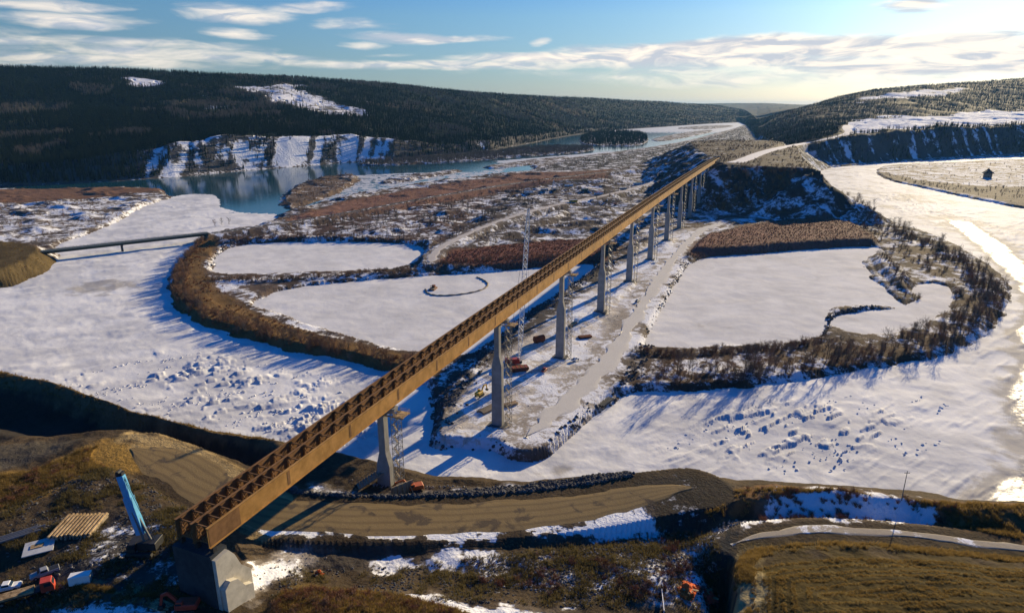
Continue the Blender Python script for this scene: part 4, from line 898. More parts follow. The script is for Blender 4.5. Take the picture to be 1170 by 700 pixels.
pl_ = MB(); pl_.tube((3.0, .3, 3.5), tuple(t_ + Vector((.6, 0, .2))), .06, n=5); pl_.tube((3.0, -.3, 3.5), tuple(t_ + Vector((.6, -.3, .2))), .06, n=5); pl_.build('pendant_line', M_dark, T)

# timber mats, form panels and stock on the pad
def rzx(p, q): d = q - p; return math.atan2(d.y, d.x)
p = ground_at(91, 604, 38); q = ground_at(118, 612, 38); T = thing('timber_stack', 'stack of long pale and brown timbers on the dark ground left of the blue crane', 'timber stack', tuple(p), rzx(p, q) + R(-62))
for lay in range(3):
    mb = MB()
    for i in range(11): mb.box((rng.uniform(-.25, .25), -4.6 + i * .92, .35 + lay * .5), (9.4 + rng.uniform(-.8, .8), .46, .44))
    mb.build('timber_layer', (M_timber_grey, M_timber_grey, M_timber)[lay], T, bevel=.03)
mb = MB()
for x in (-3, 0, 3): mb.box((x, 0, .06), (.3, 10, .14))
mb.build('bearer', M_timber_grey, T)
p = ground_at(45, 626, 38); T = thing('form_panel', 'flat square grey form panel lying on bearers near the left edge', 'form panel', tuple(p), R(28))
mb = MB(); mb.box((0, 0, .45), (6.2, 6.0, .22)); pn = mb.build('panel', M_ply, T, bevel=.02); mb = MB(); mb.box((-.4, .3, .63), (2.6, 1.7, .14)); mb.build('hatch_board', M_timber, pn)
mb = MB(); [mb.box((0, y, .17), (6.0, .3, .34)) for y in (-2.4, 0, 2.4)]; mb.build('bearer', M_timber_grey, T)
p = ground_at(14, 614, 37); T = thing('pipe_bundle', 'bundle of pale pipes lying at the left edge beyond the form panel', 'pipes', tuple(p), R(38))
for i in range(4):
    mb = MB(); mb.tube((-6, i * .75 - 1.2, .42), (6 + rng.uniform(-1, 1), i * .75 - 1.2, .42), .34, n=10); mb.build('pipe', M_galv, T)
flatbed(ground_at(25, 684, 37) + Vector((0, 0, .1)), R(30), M_red, 'red flatbed truck loaded with brown timbers at the lower left edge', M_timber)
pickup(ground_at(8, 674, 37) + Vector((0, 0, .05)), R(20), M_white, 'white pickup parked beside the red flatbed truck at the left edge')
pickup(ground_at(52, 657, 37) + Vector((0, 0, .05)), R(-140), M_grey, 'grey pickup on the dark pad just beyond the red flatbed truck')
p = ground_at(93, 665, 38); T = thing('tool_container', 'small cream storage container at the bend of the earth berm', 'container', tuple(p), R(15)); mb = MB(); mb.box((0, 0, 1.15), (4.2, 2.0, 2.1)); bx_ = mb.build('container_shell', M_white, T, bevel=.04)
mb = MB(); [mb.box((2.12, y, 1.15), (.05, .9, 1.9)) for y in (-.48, .48)]; mb.build('door', M_grey, bx_); mb = MB(); mb.box((0, 0, .05), (4.0, 1.8, .12)); mb.build('skid', M_dark, T)
p = ground_at(213, 697, 37); excavator(p, R(185), M_red, 'small red excavator at the foot of the dark bridge abutment, bottom left', .8)
p = ground_at(184, 692, 37); T = thing('plank_pile', 'low pile of pale planks left of the small red excavator', 'planks', tuple(p), R(-20))
for i in range(5):
    mb = MB(); mb.box((rng.uniform(-.3, .3), i * .55 - 1.1, .15 + .02 * i), (4.6, .42, .22), R(rng.uniform(-6, 6))); mb.build('plank', M_timber, T)
p = ground_at(247, 668, 36); T = thing('concrete_block', 'tilted grey precast block below the abutment wing wall', 'concrete block', tuple(p), R(40)); mb = MB(); mb.box((0, 0, .7), (5.0, 2.2, 1.5), M=Matrix.Rotation(R(12), 3, 'X')); mb.build('block', M_concrete, T, bevel=.08); mb = MB(); [mb.tube((x, 0, 1.4), (x, 0, 1.75), .12) for x in (-1.5, 1.5)]; mb.build('lifting_eye', M_dark, T)

# at the first pier
excavator(ground_at(474, 561, 25), R(200), M_orange, 'orange excavator working at the foot of the nearest bridge pier')
def steps(px, py, z, rz, label, n=9):
    p = ground_at(px, py, z); T = thing('access_stair', label, 'stairs', tuple(p), rz)
    s = MB(); [s.box((i * .85, 0, .25 + i * .42), (.8, 3.2, .18)) for i in range(n)]; s.build('tread', M_timber_grey, T); r = MB()
    for y in (-1.65, 1.65): r.beam((-.3, y, .1), (n * .85, y, n * .42), .2, .35); r.beam((0, y, 1.3), (n * .85, y, n * .42 + 1.2), .08)
    for y in (-1.65, 1.65): [r.beam((i * 2.5, y, .4 + i * 1.2), (i * 2.5, y, 1.5 + i * 1.2), .08) for i in range(3)]
    r.build('railing', M_timber_grey, T); return T
steps(410, 556, 25, R(25), 'grey timber access stair left of the nearest bridge pier')
p = ground_at(460, 566, 25); T = thing('formwork_wall', 'angled plywood formwork wall right of the nearest bridge pier', 'formwork', tuple(p), R(40)); mb = MB(); mb.box((0, 0, 2.1), (7.5, .3, 4.2)); f_o = mb.build('sheeting', M_timber_grey, T); mb = MB()
[mb.box((x, -.24, 2.1), (.25, .18, 4.2)) for x in (-3.2, -1.6, 0, 1.6, 3.2)]; mb.build('stud', M_timber, f_o); mb = MB(); [mb.beam((x, -.3, 3.2), (x, -2.6, .1), .16) for x in (-2.5, 0, 2.5)]; mb.build('prop', M_timber, T)
# along the causeway
p = ground_at(616, 391); T = thing('rusty_tank', 'rust red cylindrical tank lying left of the third bridge pier', 'tank', tuple(p), R(30)); mb = MB(); mb.tube((-3.2, 0, 2.3), (3.2, 0, 2.3), 2.1, n=20); tk = mb.build('shell', M_rust, T, smooth_=False); mb = MB(); mb.tube((3.2, 0, 2.3), (3.5, 0, 2.3), 1.7, 1.2, n=20); mb.build('end_cap', M_white, tk)
mb = MB(); [mb.box((x, 0, .3), (.6, 3.4, .7)) for x in (-2, 2)]; mb.build('cradle', M_timber_grey, T)
p = ground_at(593, 423); T = thing('steel_barge_section', 'red steel pontoon section beside the second bridge pier', 'pontoon', tuple(p), R(15)); mb = MB(); mb.prism([(-5, .9), (-4, 0), (4, 0), (5, .9), (5, 2.2), (-5, 2.2)], -2.2, 2.2, lambda u, v, w: (u, w, v)); hl = mb.build('hull', M_rust, T, bevel=.06); mb = MB(); [mb.box((x, 0, 2.25), (.35, 4.3, .12)) for x in (-3.6, -1.2, 1.2, 3.6)]; mb.build('deck_rib', M_red, hl)
for px, py, rz, m, lab in ((657, 412, 40, M_white, 'white pickup on the causeway right of the third bridge pier'), (622, 424, 70, M_red, 'red pickup on the causeway in front of the third bridge pier'), (728, 345, 60, M_grey, 'grey pickup on the causeway track right of the fourth bridge pier')):
    pickup(ground_at(px, py) + Vector((0, 0, .2)), R(rz), m, lab)
excavator(ground_at(548, 452), R(60), M_yellow, 'yellow excavator in the shade left of the second bridge pier')
flatbed(ground_at(655, 372) + Vector((0, 0, .1)), R(62), M_white, 'white flatbed truck with timbers left of the fourth bridge pier', M_timber)
def pile(px, py, rz, m, label, n=7, L_=9, name='beam_stack', z=4):
    p = ground_at(px, py, z); T = thing(name, label, 'stack', tuple(p), R(rz))
    for lay in range(2):
        mb = MB(); [mb.box((rng.uniform(-.4, .4), (i - n / 2) * .75, .35 + lay * .55), (L_ + rng.uniform(-.9, .9), .5, .45)) for i in range(n - lay)]; mb.build('beam_layer', m, T)
pile(556, 468, 48, M_timber_grey, 'grey timber beams stacked left of the second bridge pier'); pile(582, 462, 30, M_timber, 'brown timber beams stacked at the foot of the second bridge pier', 5, 7)
pile(690, 460, 55, M_dark, 'dark beams stacked by the causeway edge near the big right pond', 6, 11); pile(668, 385, 20, M_rust, 'rusty steel beams stacked between third and fourth bridge piers', 6, 8)
pile(748, 300, 60, M_white, 'white beams stacked right of the sixth bridge pier', 5, 8)

# work camp on the flat beyond the ponds
camp = [(604, 222, 8, M_white, M_grey, 'white site trailer at the left end of the far work camp'), (622, 218, 12, M_grey, M_white, 'grey site trailer with white roof in the far work camp, left of the drill rig'), (650, 213, 15, M_white, M_white, 'all white site trailer in the far work camp behind the drill rig'),
        (668, 219, 18, M_green, M_white, 'green site trailer in the far work camp right of the drill rig'), (684, 222, 20, M_white, M_red, 'white site trailer with red roof in the far work camp'), (712, 217, 22, M_grey, M_grey, 'grey site trailer nearest the bridge in the far work camp'),
        (728, 211, 22, M_white, M_green, 'white site trailer with green roof at the back of the far work camp'), (655, 231, 18, M_yellow, M_white, 'yellow site trailer at the front of the far work camp')]
for px, py, rz, m, rm, lab in camp: trailer(ground_at(px, py, 8), R(rz), m, rm, lab, 15 if m is M_white else 12, group='trailers of the far work camp')
for px, py, rz, m, lab in ((634, 226, 30, M_red, 'red pickup in the far work camp below the drill rig'), (641, 229, 200, M_white, 'white pickup in the far work camp beside the red one'), (676, 229, 10, M_blue, 'blue pickup in the far work camp'), (694, 229, 80, M_white, 'white pickup left of the orange excavator in the far camp'),
                       (721, 224, 10, M_grey, 'grey pickup parked close to the bridge in the far camp'), (600, 233, 15, M_dark, 'black pickup at the left end of the far camp'), (742, 205, 30, M_red, 'red pickup behind the bridge in the far camp')):
    pickup(ground_at(px, py, 8), R(rz), m, lab)
excavator(ground_at(703, 234, 8), R(20), M_orange, 'orange excavator in the far work camp just left of the bridge', 1.2)
excavator(ground_at(588, 225, 8), R(140), M_dark, 'black excavator at the left end of the far work camp')
p = ground_at(623, 214, 8) ; p = ground_at(634, 219, 8); T = thing('drill_rig', 'white A-frame drill rig standing in the far work camp', 'drill rig', tuple(p), 0); tracks(T, 6, 4, 1.2, .9)
mb = MB(); mb.box((0, 0, 2.1), (5.5, 3, 1.8)); mb.build('body', M_grey, T, bevel=.08); mb = MB(); mb.beam((-4.5, 0, 1), (-2.5, 0, 17), .8); mb.beam((5.5, 0, 1), (-2.5, 0, 17), .6); mb.beam((-3.6, 0, 8), (1.7, 0, 8.2), .4); mb.build('mast', M_white, T)
# raft ring on the left pond, and snowbank curve round it
p = ground_at(495, 334, 1); p.z = POND_Z; T = thing('dredge_raft', 'small brown dredge raft frozen into the middle pond', 'raft', tuple(p), R(80)); mb = MB(); [mb.box((0, y, .55), (9.5, 1.1, 1.0)) for y in (-1.7, 1.7)]; mb.build('float', M_rust, T, bevel=.1); mb = MB(); mb.box((0, 0, 1.15), (9, 4.4, .16)); dk = mb.build('deck', M_timber_grey, T); mb = MB(); mb.box((1.6, 0, 2.2), (2.6, 2.4, 1.9)); mb.build('pump_house', M_rust, dk); mb = MB(); mb.beam((-4, -1, 1.2), (-4, -1, 4), .25); mb.beam((-4, 1, 1.2), (-4, 1, 4), .25); mb.beam((-4, -1, 4), (-4, 1, 4), .25); mb.build('winch_frame', M_dark, dk)
rp = smooth_open(np.array([(*at(a, b, POND_Z), POND_Z) for a, b in [(486, 331), (488, 336), (502, 338.5), (530, 336.5), (552, 331.5), (559, 325), (552, 319.5), (545, 317)]]), 3); mb = MB()
for i, (a, b) in enumerate(zip(rp[:-1], rp[1:])): mb.tube((a[0], a[1], 1.15), (b[0], b[1], 1.15), .75 + .2 * math.sin(i * 1.7), .75 + .2 * math.sin(i * 1.7 + 1.7), 7)
tag(mb.build('floating_boom', M_timber_grey, None), 'curved snowy floating boom looping from the dredge raft on the middle pond', 'floating boom')
# lower edge
p = ground_at(757, 690, 29); T = thing('barrier_board', 'short upright red and white barrier board beside the snowy slab at the bottom edge', 'barrier', tuple(p), R(82)); mb = MB(); mb.box((0, 0, 1.0), (7.0, .18, .9)); bd = mb.build('board', M_white, T); mb = MB(); [mb.box((x, .1, 1.0), (.9, .05, .88)) for x in (-2.8, -.9, 1., 2.9)]; mb.build('red_stripe', M_red_sheet, bd); mb = MB(); [mb.box((x, 0, .35), (.15, .9, .7)) for x in (-2.8, 2.8)]; mb.build('foot', M_dark, T)
def sheet_heap(px, py, m, label, seed, r=2.4):
    p = ground_at(px, py, 29); r2 = np.random.default_rng(seed); n = 18; V = []; F = []
    for i in range(n):
        for j in range(n):
            x, y = (i / (n - 1) - .5) * 2, (j / (n - 1) - .5) * 2; h = max(0, 1 - x * x - y * y) ** .6 * (1.0 + .7 * math.sin(5 * x + seed) * math.cos(4 * y)) + r2.uniform(0, .16)
            V.append((x * r * 1.3 + r2.uniform(-.1, .1), y * r + r2.uniform(-.1, .1), h * 1.1)); 
            if i < n - 1 and j < n - 1: F.append((i * n + j, (i + 1) * n + j, (i + 1) * n + j + 1, i * n + j + 1))
    T = thing('tarpaulin_heap', label, 'tarpaulin', tuple(p), seed); MB().add(V, F).build('sheet', m, T); mb = MB(); [mb.box((r2.uniform(-r, r), r2.uniform(-r, r), .9), (1.4, .5, .16), r2.uniform(0, 3)) for _ in range(5)]; mb.build('loose_board', M_timber, T)
sheet_heap(784, 674, M_orange_sheet, 'crumpled bright orange tarpaulin over a heap at the bottom edge', 1); sheet_heap(808, 682, M_red_sheet, 'smaller crumpled red tarpaulin right of the orange one', 5, 1.8)
sheet_heap(364, 657, M_orange_sheet, 'tiny orange tarpaulin at the top of the grassy mound in the lower foreground', 3, .9)
p = ground_at(1030, 571, 36); T = thing('utility_pole', 'thin bare pole standing on the river bank at lower right', 'pole', tuple(p)); mb = MB(); mb.tube((0, 0, -.5), (.1, 0, 9.2), .14, .08, 8); po = mb.build('pole', M_timber_grey, T); mb = MB(); mb.box((.1, 0, 8.6), (1.5, .12, .14)); mb.build('cross_arm', M_timber_grey, T)
p = ground_at(1128, 203, 3); T = thing('timber_hut', 'dark steep-roofed hut on the gravel bar at far right', 'hut', tuple(p), R(-20)); mb = MB(); mb.box((0, 0, 4), (13, 9, 9)); mb.build('wall', M_timber_grey, T); mb = MB(); mb.prism([(-10, 8.52), (10, 8.52), (1.2, 15.5), (0, 17.5), (-1.2, 15.5)], -6.2, 6.2, lambda u, v, w: (u, w, v)); mb.build('roof', paint('dark_roof', (.05, .06, .06), .8), T); mb = MB(); mb.box((1, -4.52, 2.0), (1.8, .08, 3.6)); mb.build('door', M_dark, T)
# ------------------------------------------------------------------ plants and stones
TPL = {}
def template(key, meshes):
    c = bpy.data.collections.new('templates_' + key)
    for i, me in enumerate(meshes): c.objects.link(bpy.data.objects.new(key, me))
    TPL[key] = (c, len(meshes))
def mesh_of(name, V, F, mats, idx=None, smooth_=False):
    me = bpy.data.meshes.new(name); me.from_pydata([tuple(v) for v in V], [], F); me.update()
    for m in mats: me.materials.append(m)
    if idx is not None: me.polygons.foreach_set('material_index', idx)
    if smooth_: me.polygons.foreach_set('use_smooth', np.ones(len(F), bool))
    return me
def leaf_mat(name, c, c2, rough=.85, thin=0):
    m, t, b = mat(name); oi = t.nodes.new('ShaderNodeObjectInfo'); co = obj_coord(t); n = tnoise(t, 1.5, 3, .6, co)
    k = tmath(t, 'ADD', tmath(t, 'MULTIPLY', oi.outputs['Random'], .65), tmath(t, 'MULTIPLY', n, .35))
    tl(t, tmix(t, k, c, c2), b.inputs['Base Color']); b.inputs['Roughness'].default_value = rough; b.inputs['Specular IOR Level'].default_value = .03
    if thin:      # dry blades let the low sun through
        tr = t.nodes.new('ShaderNodeBsdfTranslucent'); mx_ = t.nodes.new('ShaderNodeMixShader'); mx_.inputs[0].default_value = thin; o_ = t.nodes['Material Output']
        t.links.new(b.inputs['Base Color'].links[0].from_socket, tr.inputs[0]); t.links.new(b.outputs[0], mx_.inputs[1]); t.links.new(tr.outputs[0], mx_.inputs[2]); t.links.new(mx_.outputs[0], o_.inputs[0])
    return m
M_needle = leaf_mat('conifer_needles', (.005, .011, .008), (.018, .027, .015))
M_bark = leaf_mat('bark', (.07, .05, .035), (.15, .115, .085)); M_twig = leaf_mat('bare_twigs', (.14, .08, .045), (.30, .185, .11))
M_twig_grey = leaf_mat('grey_bare_twigs', (.09, .075, .06), (.20, .165, .13))
M_brush = leaf_mat('red_brown_brush', (.19, .085, .048), (.34, .17, .10), .85, .3); M_grass = leaf_mat('dry_grass', (.13, .085, .024), (.30, .20, .07), .85, .45); M_sage = leaf_mat('dark_grass', (.085, .068, .03), (.17, .13, .052), .85, .4)
M_rock = leaf_mat('riprap_rock', (.035, .035, .038), (.13, .125, .12)); M_stone = leaf_mat('pale_stone', (.16, .14, .12), (.36, .33, .30))
def conifer_mesh(seed, h=14, w=3.0, sides=7, layers=6):
    r = np.random.default_rng(seed); V, F, I = [], [], []
    n = len(V); V += [(.16 * math.cos(a), .16 * math.sin(a), 0) for a in (0, 2.1, 4.2)] + [(0, 0, h * .9)]; F += [(0, 1, 3), (1, 2, 3), (2, 0, 3)]; I += [1, 1, 1]
    for l in range(layers):
        f = l / layers; z0 = h * (.08 + .86 * f); z1 = min(h, z0 + h * (.30 - .1 * f)); R_ = w * .5 * (1 - f * .88) * r.uniform(.8, 1.15); n = len(V); a0 = r.uniform(0, 6)
        for i in range(sides * 2):
            a = a0 + i * math.pi / sides; q = R_ * (r.uniform(.85, 1.2) if i % 2 else r.uniform(.45, .65)); V.append((q * math.cos(a), q * math.sin(a), z0 - (.35 if i % 2 else 0) * R_ + r.uniform(-.2, .2)))
        V.append((r.uniform(-.1, .1), r.uniform(-.1, .1), z1))
        for i in range(sides * 2): F.append((n + i, n + (i + 1) % (2 * sides), n + 2 * sides)); I.append(0)
    return mesh_of('conifer', V, F, [M_needle, M_bark], I)
template('conifer', [conifer_mesh(i, 14, 3.2, 5, 5) for i in range(4)])
def stick(V, F, a, b, r0, r1, n=3):
    a, b = np.array(a), np.array(b); d = b - a; d = d / (np.linalg.norm(d) + 1e-9); u = np.array((0, 0, 1.)) if abs(d[2]) < .9 else np.array((1., 0, 0)); x = np.cross(d, u); x /= np.linalg.norm(x); y = np.cross(d, x); k = len(V)
    for p, r in ((a, r0), (b, r1)):
        for i in range(n): V.append(p + (x * math.cos(6.283 * i / n) + y * math.sin(6.283 * i / n)) * r)
    for i in range(n): F.append((k + i, k + (i + 1) % n, k + n + (i + 1) % n, k + n + i))
def bush_mesh(seed, h, spread, stems, m, twigs=4, thick=.05):
    r = np.random.default_rng(seed); V, F = [], []
    for s in range(stems):
        a = r.uniform(0, 6.283); t = r.uniform(.1, 1) ** .7; b0 = np.array((r.normal(0, spread * .2), r.normal(0, spread * .2), -.1)); e = np.array((b0[0] + math.cos(a) * spread * t, b0[1] + math.sin(a) * spread * t, h * r.uniform(.5, 1)))
        mid = (b0 + e) / 2 + np.array((0, 0, h * .08)); stick(V, F, b0, mid, thick, thick * .75); stick(V, F, mid, e, thick * .75, thick * .3)
        for k in range(twigs):
            f = r.uniform(.3, .95); p = mid + (e - mid) * f; q = p + r.normal(0, 1, 3) * np.array((.16, .16, .08)) * h + np.array((0, 0, h * .13)); stick(V, F, p, q, thick * .5, thick * .22)
    return mesh_of('bush', V, F, [m])
template('willow', [bush_mesh(10 + i, 5, 2.4, 22, (M_twig, M_twig_grey, M_twig)[i % 3], 6, .06) for i in range(4)])
template('brush', [bush_mesh(20 + i, 1.5, 1.3, 26, (M_brush, M_twig)[i % 2], 4, .05) for i in range(3)])
template('aspen', [bush_mesh(30 + i, 11, 2.6, 14, M_twig_grey, 9, .10) for i in range(3)])
def tuft_mesh(seed, m, h=.75):
    r = np.random.default_rng(seed); V, F = [], []
    for i in range(22):
        a = r.uniform(0, 6.283); o = r.normal(0, .3, 2); l = h * r.uniform(.5, 1.1); e = (o[0] + math.cos(a) * l * .5, o[1] + math.sin(a) * l * .5, l); w = .05; k = len(V)
        V += [(o[0] - math.sin(a) * w, o[1] + math.cos(a) * w, -.05), (o[0] + math.sin(a) * w, o[1] - math.cos(a) * w, -.05), e]; F.append((k, k + 1, k + 2))
    return mesh_of('tuft', V, F, [m])
template('tuft', [tuft_mesh(40 + i, M_grass) for i in range(3)]); template('dark_tuft', [tuft_mesh(50 + i, M_sage, .6) for i in range(3)])
def rock_mesh(seed, m):
    bm = bmesh.new(); bmesh.ops.create_icosphere(bm, subdivisions=1, radius=.5); r = np.random.default_rng(seed); sc = r.uniform(.7, 1.3, 3)
    for v in bm.verts: v.co = Vector([v.co[i] * sc[i] * r.uniform(.75, 1.2) for i in range(3)])
    me = bpy.data.meshes.new('rock'); bm.to_mesh(me); bm.free(); me.materials.append(m); return me
template('rock', [rock_mesh(60 + i, M_rock) for i in range(4)]); template('stone', [rock_mesh(70 + i, M_stone) for i in range(3)])
def snow_lump(seed):
    me = rock_mesh(seed, M_ice); return me
template('slab', [rock_mesh(80 + i, M_ice) for i in range(4)])
def scatter(name, P, key, s0, s1, label=None, tilt=0, flat=1.0):
    c, n = TPL[key]; me = bpy.data.meshes.new(name); me.vertices.add(len(P)); me.vertices.foreach_set('co', P.astype(np.float32).ravel()); r = np.random.default_rng(len(P))
    a = me.attributes.new('scl', 'FLOAT_VECTOR', 'POINT'); s = r.uniform(s0, s1, len(P)); a.data.foreach_set('vector', np.stack([s, s, s * flat * r.uniform(.85, 1.2, len(P))], -1).astype(np.float32).ravel())
    a = me.attributes.new('rot', 'FLOAT_VECTOR', 'POINT'); a.data.foreach_set('vector', np.stack([r.normal(0, tilt + 1e-4, len(P)), r.normal(0, tilt + 1e-4, len(P)), r.uniform(0, 6.28, len(P))], -1).astype(np.float32).ravel())
    a = me.attributes.new('pick', 'INT', 'POINT'); a.data.foreach_set('value', r.integers(0, n, len(P)).astype(np.int32))
    o = bpy.data.objects.new(name, me); COL.objects.link(o); o['kind'] = 'stuff'
    if label: o['label'] = label
    g = bpy.data.node_groups.new(name, 'GeometryNodeTree'); g.interface.new_socket('Geometry', in_out='INPUT', socket_type='NodeSocketGeometry'); g.interface.new_socket('Geometry', in_out='OUTPUT', socket_type='NodeSocketGeometry')
    gi, go_, ip, ci = g.nodes.new('NodeGroupInput'), g.nodes.new('NodeGroupOutput'), g.nodes.new('GeometryNodeInstanceOnPoints'), g.nodes.new('GeometryNodeCollectionInfo')
    ci.inputs['Collection'].default_value = c; ci.inputs['Separate Children'].default_value = True; ci.inputs['Reset Children'].default_value = True
    def na(nm, ty):
        q = g.nodes.new('GeometryNodeInputNamedAttribute'); q.data_type = ty; q.inputs['Name'].default_value = nm; return q.outputs['Attribute']
    l = g.links.new; l(gi.outputs[0], ip.inputs['Points']); l(ci.outputs[0], ip.inputs['Instance']); ip.inputs['Pick Instance'].default_value = True
    l(na('pick', 'INT'), ip.inputs['Instance Index']); l(na('rot', 'FLOAT_VECTOR'), ip.inputs['Rotation']); l(na('scl', 'FLOAT_VECTOR'), ip.inputs['Scale']); l(ip.outputs[0], go_.inputs[0])
    md = o.modifiers.new('scatter', 'NODES'); md.node_group = g; return o
def fill(outline, n, seed, z=3, clump=0, cs=18, ok=None, sink=.05):
    """random points on the land inside an outline; clump > 0 keeps only the thick parts of a noise"""
    O = pts(outline, z) if not isinstance(outline, np.ndarray) else outline; r = np.random.default_rng(seed); lo, hi = O.min(0), O.max(0); X, Y = r.uniform(lo[0], hi[0], n * 6), r.uniform(lo[1], hi[1], n * 6)
    k = sdf(X, Y, O, 30) < 0
    if clump: k &= fbm(X / cs, Y / cs, seed, 3) * .5 + .5 > clump + r.uniform(-.12, .12, len(X))
    X, Y = X[k], Y[k]; Z, I = height(X, Y, True); k = (I['road'] > 1.5) & (Z > (.4 if ok is None else -9))
    if ok is not None: k &= ok(X, Y, Z, I)
    P = np.stack([X, Y, Z - sink], -1)[k]; return P[:n]
def along(l, n, seed, w, z=4, ok=None):
    P = smooth_open(np.array([(*at(a, b, z), 0) for a, b in l]), 2); r = np.random.default_rng(seed); d = np.r_[0, np.cumsum(np.hypot(*np.diff(P[:, :2], axis=0).T))]; s = r.uniform(0, d[-1], n)
    X, Y = np.interp(s, d, P[:, 0]) + r.normal(0, w, n), np.interp(s, d, P[:, 1]) + r.normal(0, w, n); Z, I = height(X, Y, True); k = (Z > .8) & (I['road'] > 1)
    return np.stack([X, Y, Z - .05], -1)[k]
# forest of the hills: dense on the left side of the valley, broken on the right
def hill_points(n, seed, t0, t1, left):
    r = np.random.default_rng(seed); t = r.uniform(t0, t1, n); f = r.uniform(0, 1, n)
    Y0 = np.interp(t, [q[0] for q in sorted(F0)], [q[1] for q in sorted(F0)]); Y3 = np.interp(t, [q[0] for q in sorted(F3)], [q[1] for q in sorted(F3)])
    Y = Y0 + 4 + (Y3 - Y0 + 260) * f ** 1.15; X = t * Y; Z, I = height(X, Y, True); C, S = cover(X, Y, Z, I)
    d = fbm(X / 120, Y / 120, 301, 4) * .5 + .5; k = (Z > 1.5) & (I['road'] > 14) & (S < (.50 if left else .52) * r.uniform(.5, 1.15, n))
    k &= d > (.27 if left else .40) + r.uniform(-.1, .1, n); return np.stack([X, Y, Z - .3], -1)[k], d[k], r
P, d, r = hill_points(88000, 1, -1.12, .36, True); mixm = (fbm(P[:, 0] / 200, P[:, 1] / 200, 305, 3) > .18) & (r.uniform(0, 1, len(P)) < .8)
scatter('conifer_forest', P[~mixm], 'conifer', .75, 1.35, 'dark conifer forest covering the hills left of the valley'); scatter('aspen_forest', P[mixm], 'aspen', .8, 1.25, 'leafless aspen woods among the conifers of the left hills')
P, d, r = hill_points(60000, 2, .33, 1.12, False); k = r.uniform(0, 1, len(P)) < .55
scatter('right_hill_conifers' if False else 'hill_conifers', P[k], 'conifer', .6, 1.1, 'scattered conifers on the hills right of the valley'); scatter('hill_brushwood', P[~k], 'aspen', .55, 1.0, 'bare brushwood on the hills and bluffs right of the valley')
scatter('island_wood', fill(isle_out, 2600, 3, ok=lambda X, Y, Z, I: Z > .2), 'conifer', .9, 1.3, 'dark wooded island in the far river'); scatter('spit_wood', fill(spit_out, 2200, 4, ok=lambda X, Y, Z, I: Z > .2), 'aspen', .6, 1.0, 'bare wood on the low spit under the left hills')
scatter('valley_scrub', np.concatenate([fill(zones[3][0], 3600, 5, 3, .50, 22), fill(zones[4][0], 500, 6, 5, .56, 14), fill(zones[5][0], 300, 65, 6, .56, 14)]), 'aspen', .28, .6, 'dark scrub on the snowy flats beside the far river')
# willows round the right-hand ponds and on the dikes
rb = zones[10][0]; bankline = [(725, 430), (800, 433), (900, 420), (1000, 405), (1080, 384), (1128, 355), (1134, 330), (1110, 304), (1060, 276), (1000, 256), (965, 240)]
bank_z = smooth_open(np.array([(*at(a, b, 3), 0) for a, b in bankline]), 2)
scatter('willow_thicket', np.concatenate([fill(rb, 700, 7, 4, .50, 14), along(bankline, 560, 8, 7, 3)]), 'willow', .25, 1.15, 'brown leafless willow thicket along the right river bank')
scatter('dike_brush', np.concatenate([fill(zones[12][0], 1100, 9, 5, .46, 14), along([(230, 272), (207, 300), (203, 325), (222, 352), (290, 376), (360, 394), (430, 407), (490, 416)], 260, 10, 4, 5)]), 'brush', .35, 1.2, 'brown brush and tall grass on the dike round the left ponds')
scatter('plain_brush', np.concatenate([fill(zones[6][0], 3800, 11, 8), fill(zones[7][0], 3400, 12, 8), fill(zones[2][0], 1900, 13, 3, .48, 30), fill(zones[0][0], 500, 14, 3, .45, 40), fill(zones[17][0], 260, 72, 8, .5, 12)]), 'brush', .25, .7, 'low red brown brush on the dry flats between ponds and river')
scatter('bar_brush', np.concatenate([fill(zones[14][0], 420, 15, 2.5, .56, 22), fill(zones[15][0], 420, 16, 2.5, .46, 22), fill(zones[1][0], 420, 17, 3, .5, 40), fill(zones[16][0], 220, 18, 1, .45, 30)]), 'willow', .3, .8, 'scattered bare willows on the gravel bars and low banks')
scatter('pond_edge_brush', np.concatenate([along([(246, 274), (330, 268), (420, 269), (490, 274)], 260, 19, 3, 7), along([(236, 318), (320, 320), (400, 313), (480, 308), (505, 303), (560, 300), (640, 296)], 420, 20, 2.5, 4), along([(780, 288), (850, 284), (925, 279), (1000, 276)], 420, 21, 3, 8), along([(722, 402), (800, 402), (900, 396), (945, 385)], 300, 22, 3, 4), along([(1004, 288), (1020, 305), (1040, 325), (1046, 336)], 90, 23, 3, 5),
       along([(300, 262), (400, 246), (500, 228), (600, 212), (700, 200)], 260, 24, 7, 6)]), 'willow', .2, .75, 'bare brush edging the frozen ponds')
scatter('plateau_brush', fill(mounds[4][0], 900, 66, ok=lambda X, Y, Z, I: Z > 50, clump=.5, cs=40), 'willow', .25, .8, 'bare brush on the plateau at the far bridge end')
scatter('bluff_brush', fill(np.concatenate([pts([(800, 245), (880, 245), (950, 236), (962, 222)]), np.array([(560, 1290), (470, 1190), (360, 1030)])]), 800, 25, ok=lambda X, Y, Z, I: (Z > 4) & (Z < 55)), 'willow', .5, 1.4, 'dark brush on the steep bluff at the far bridge end')
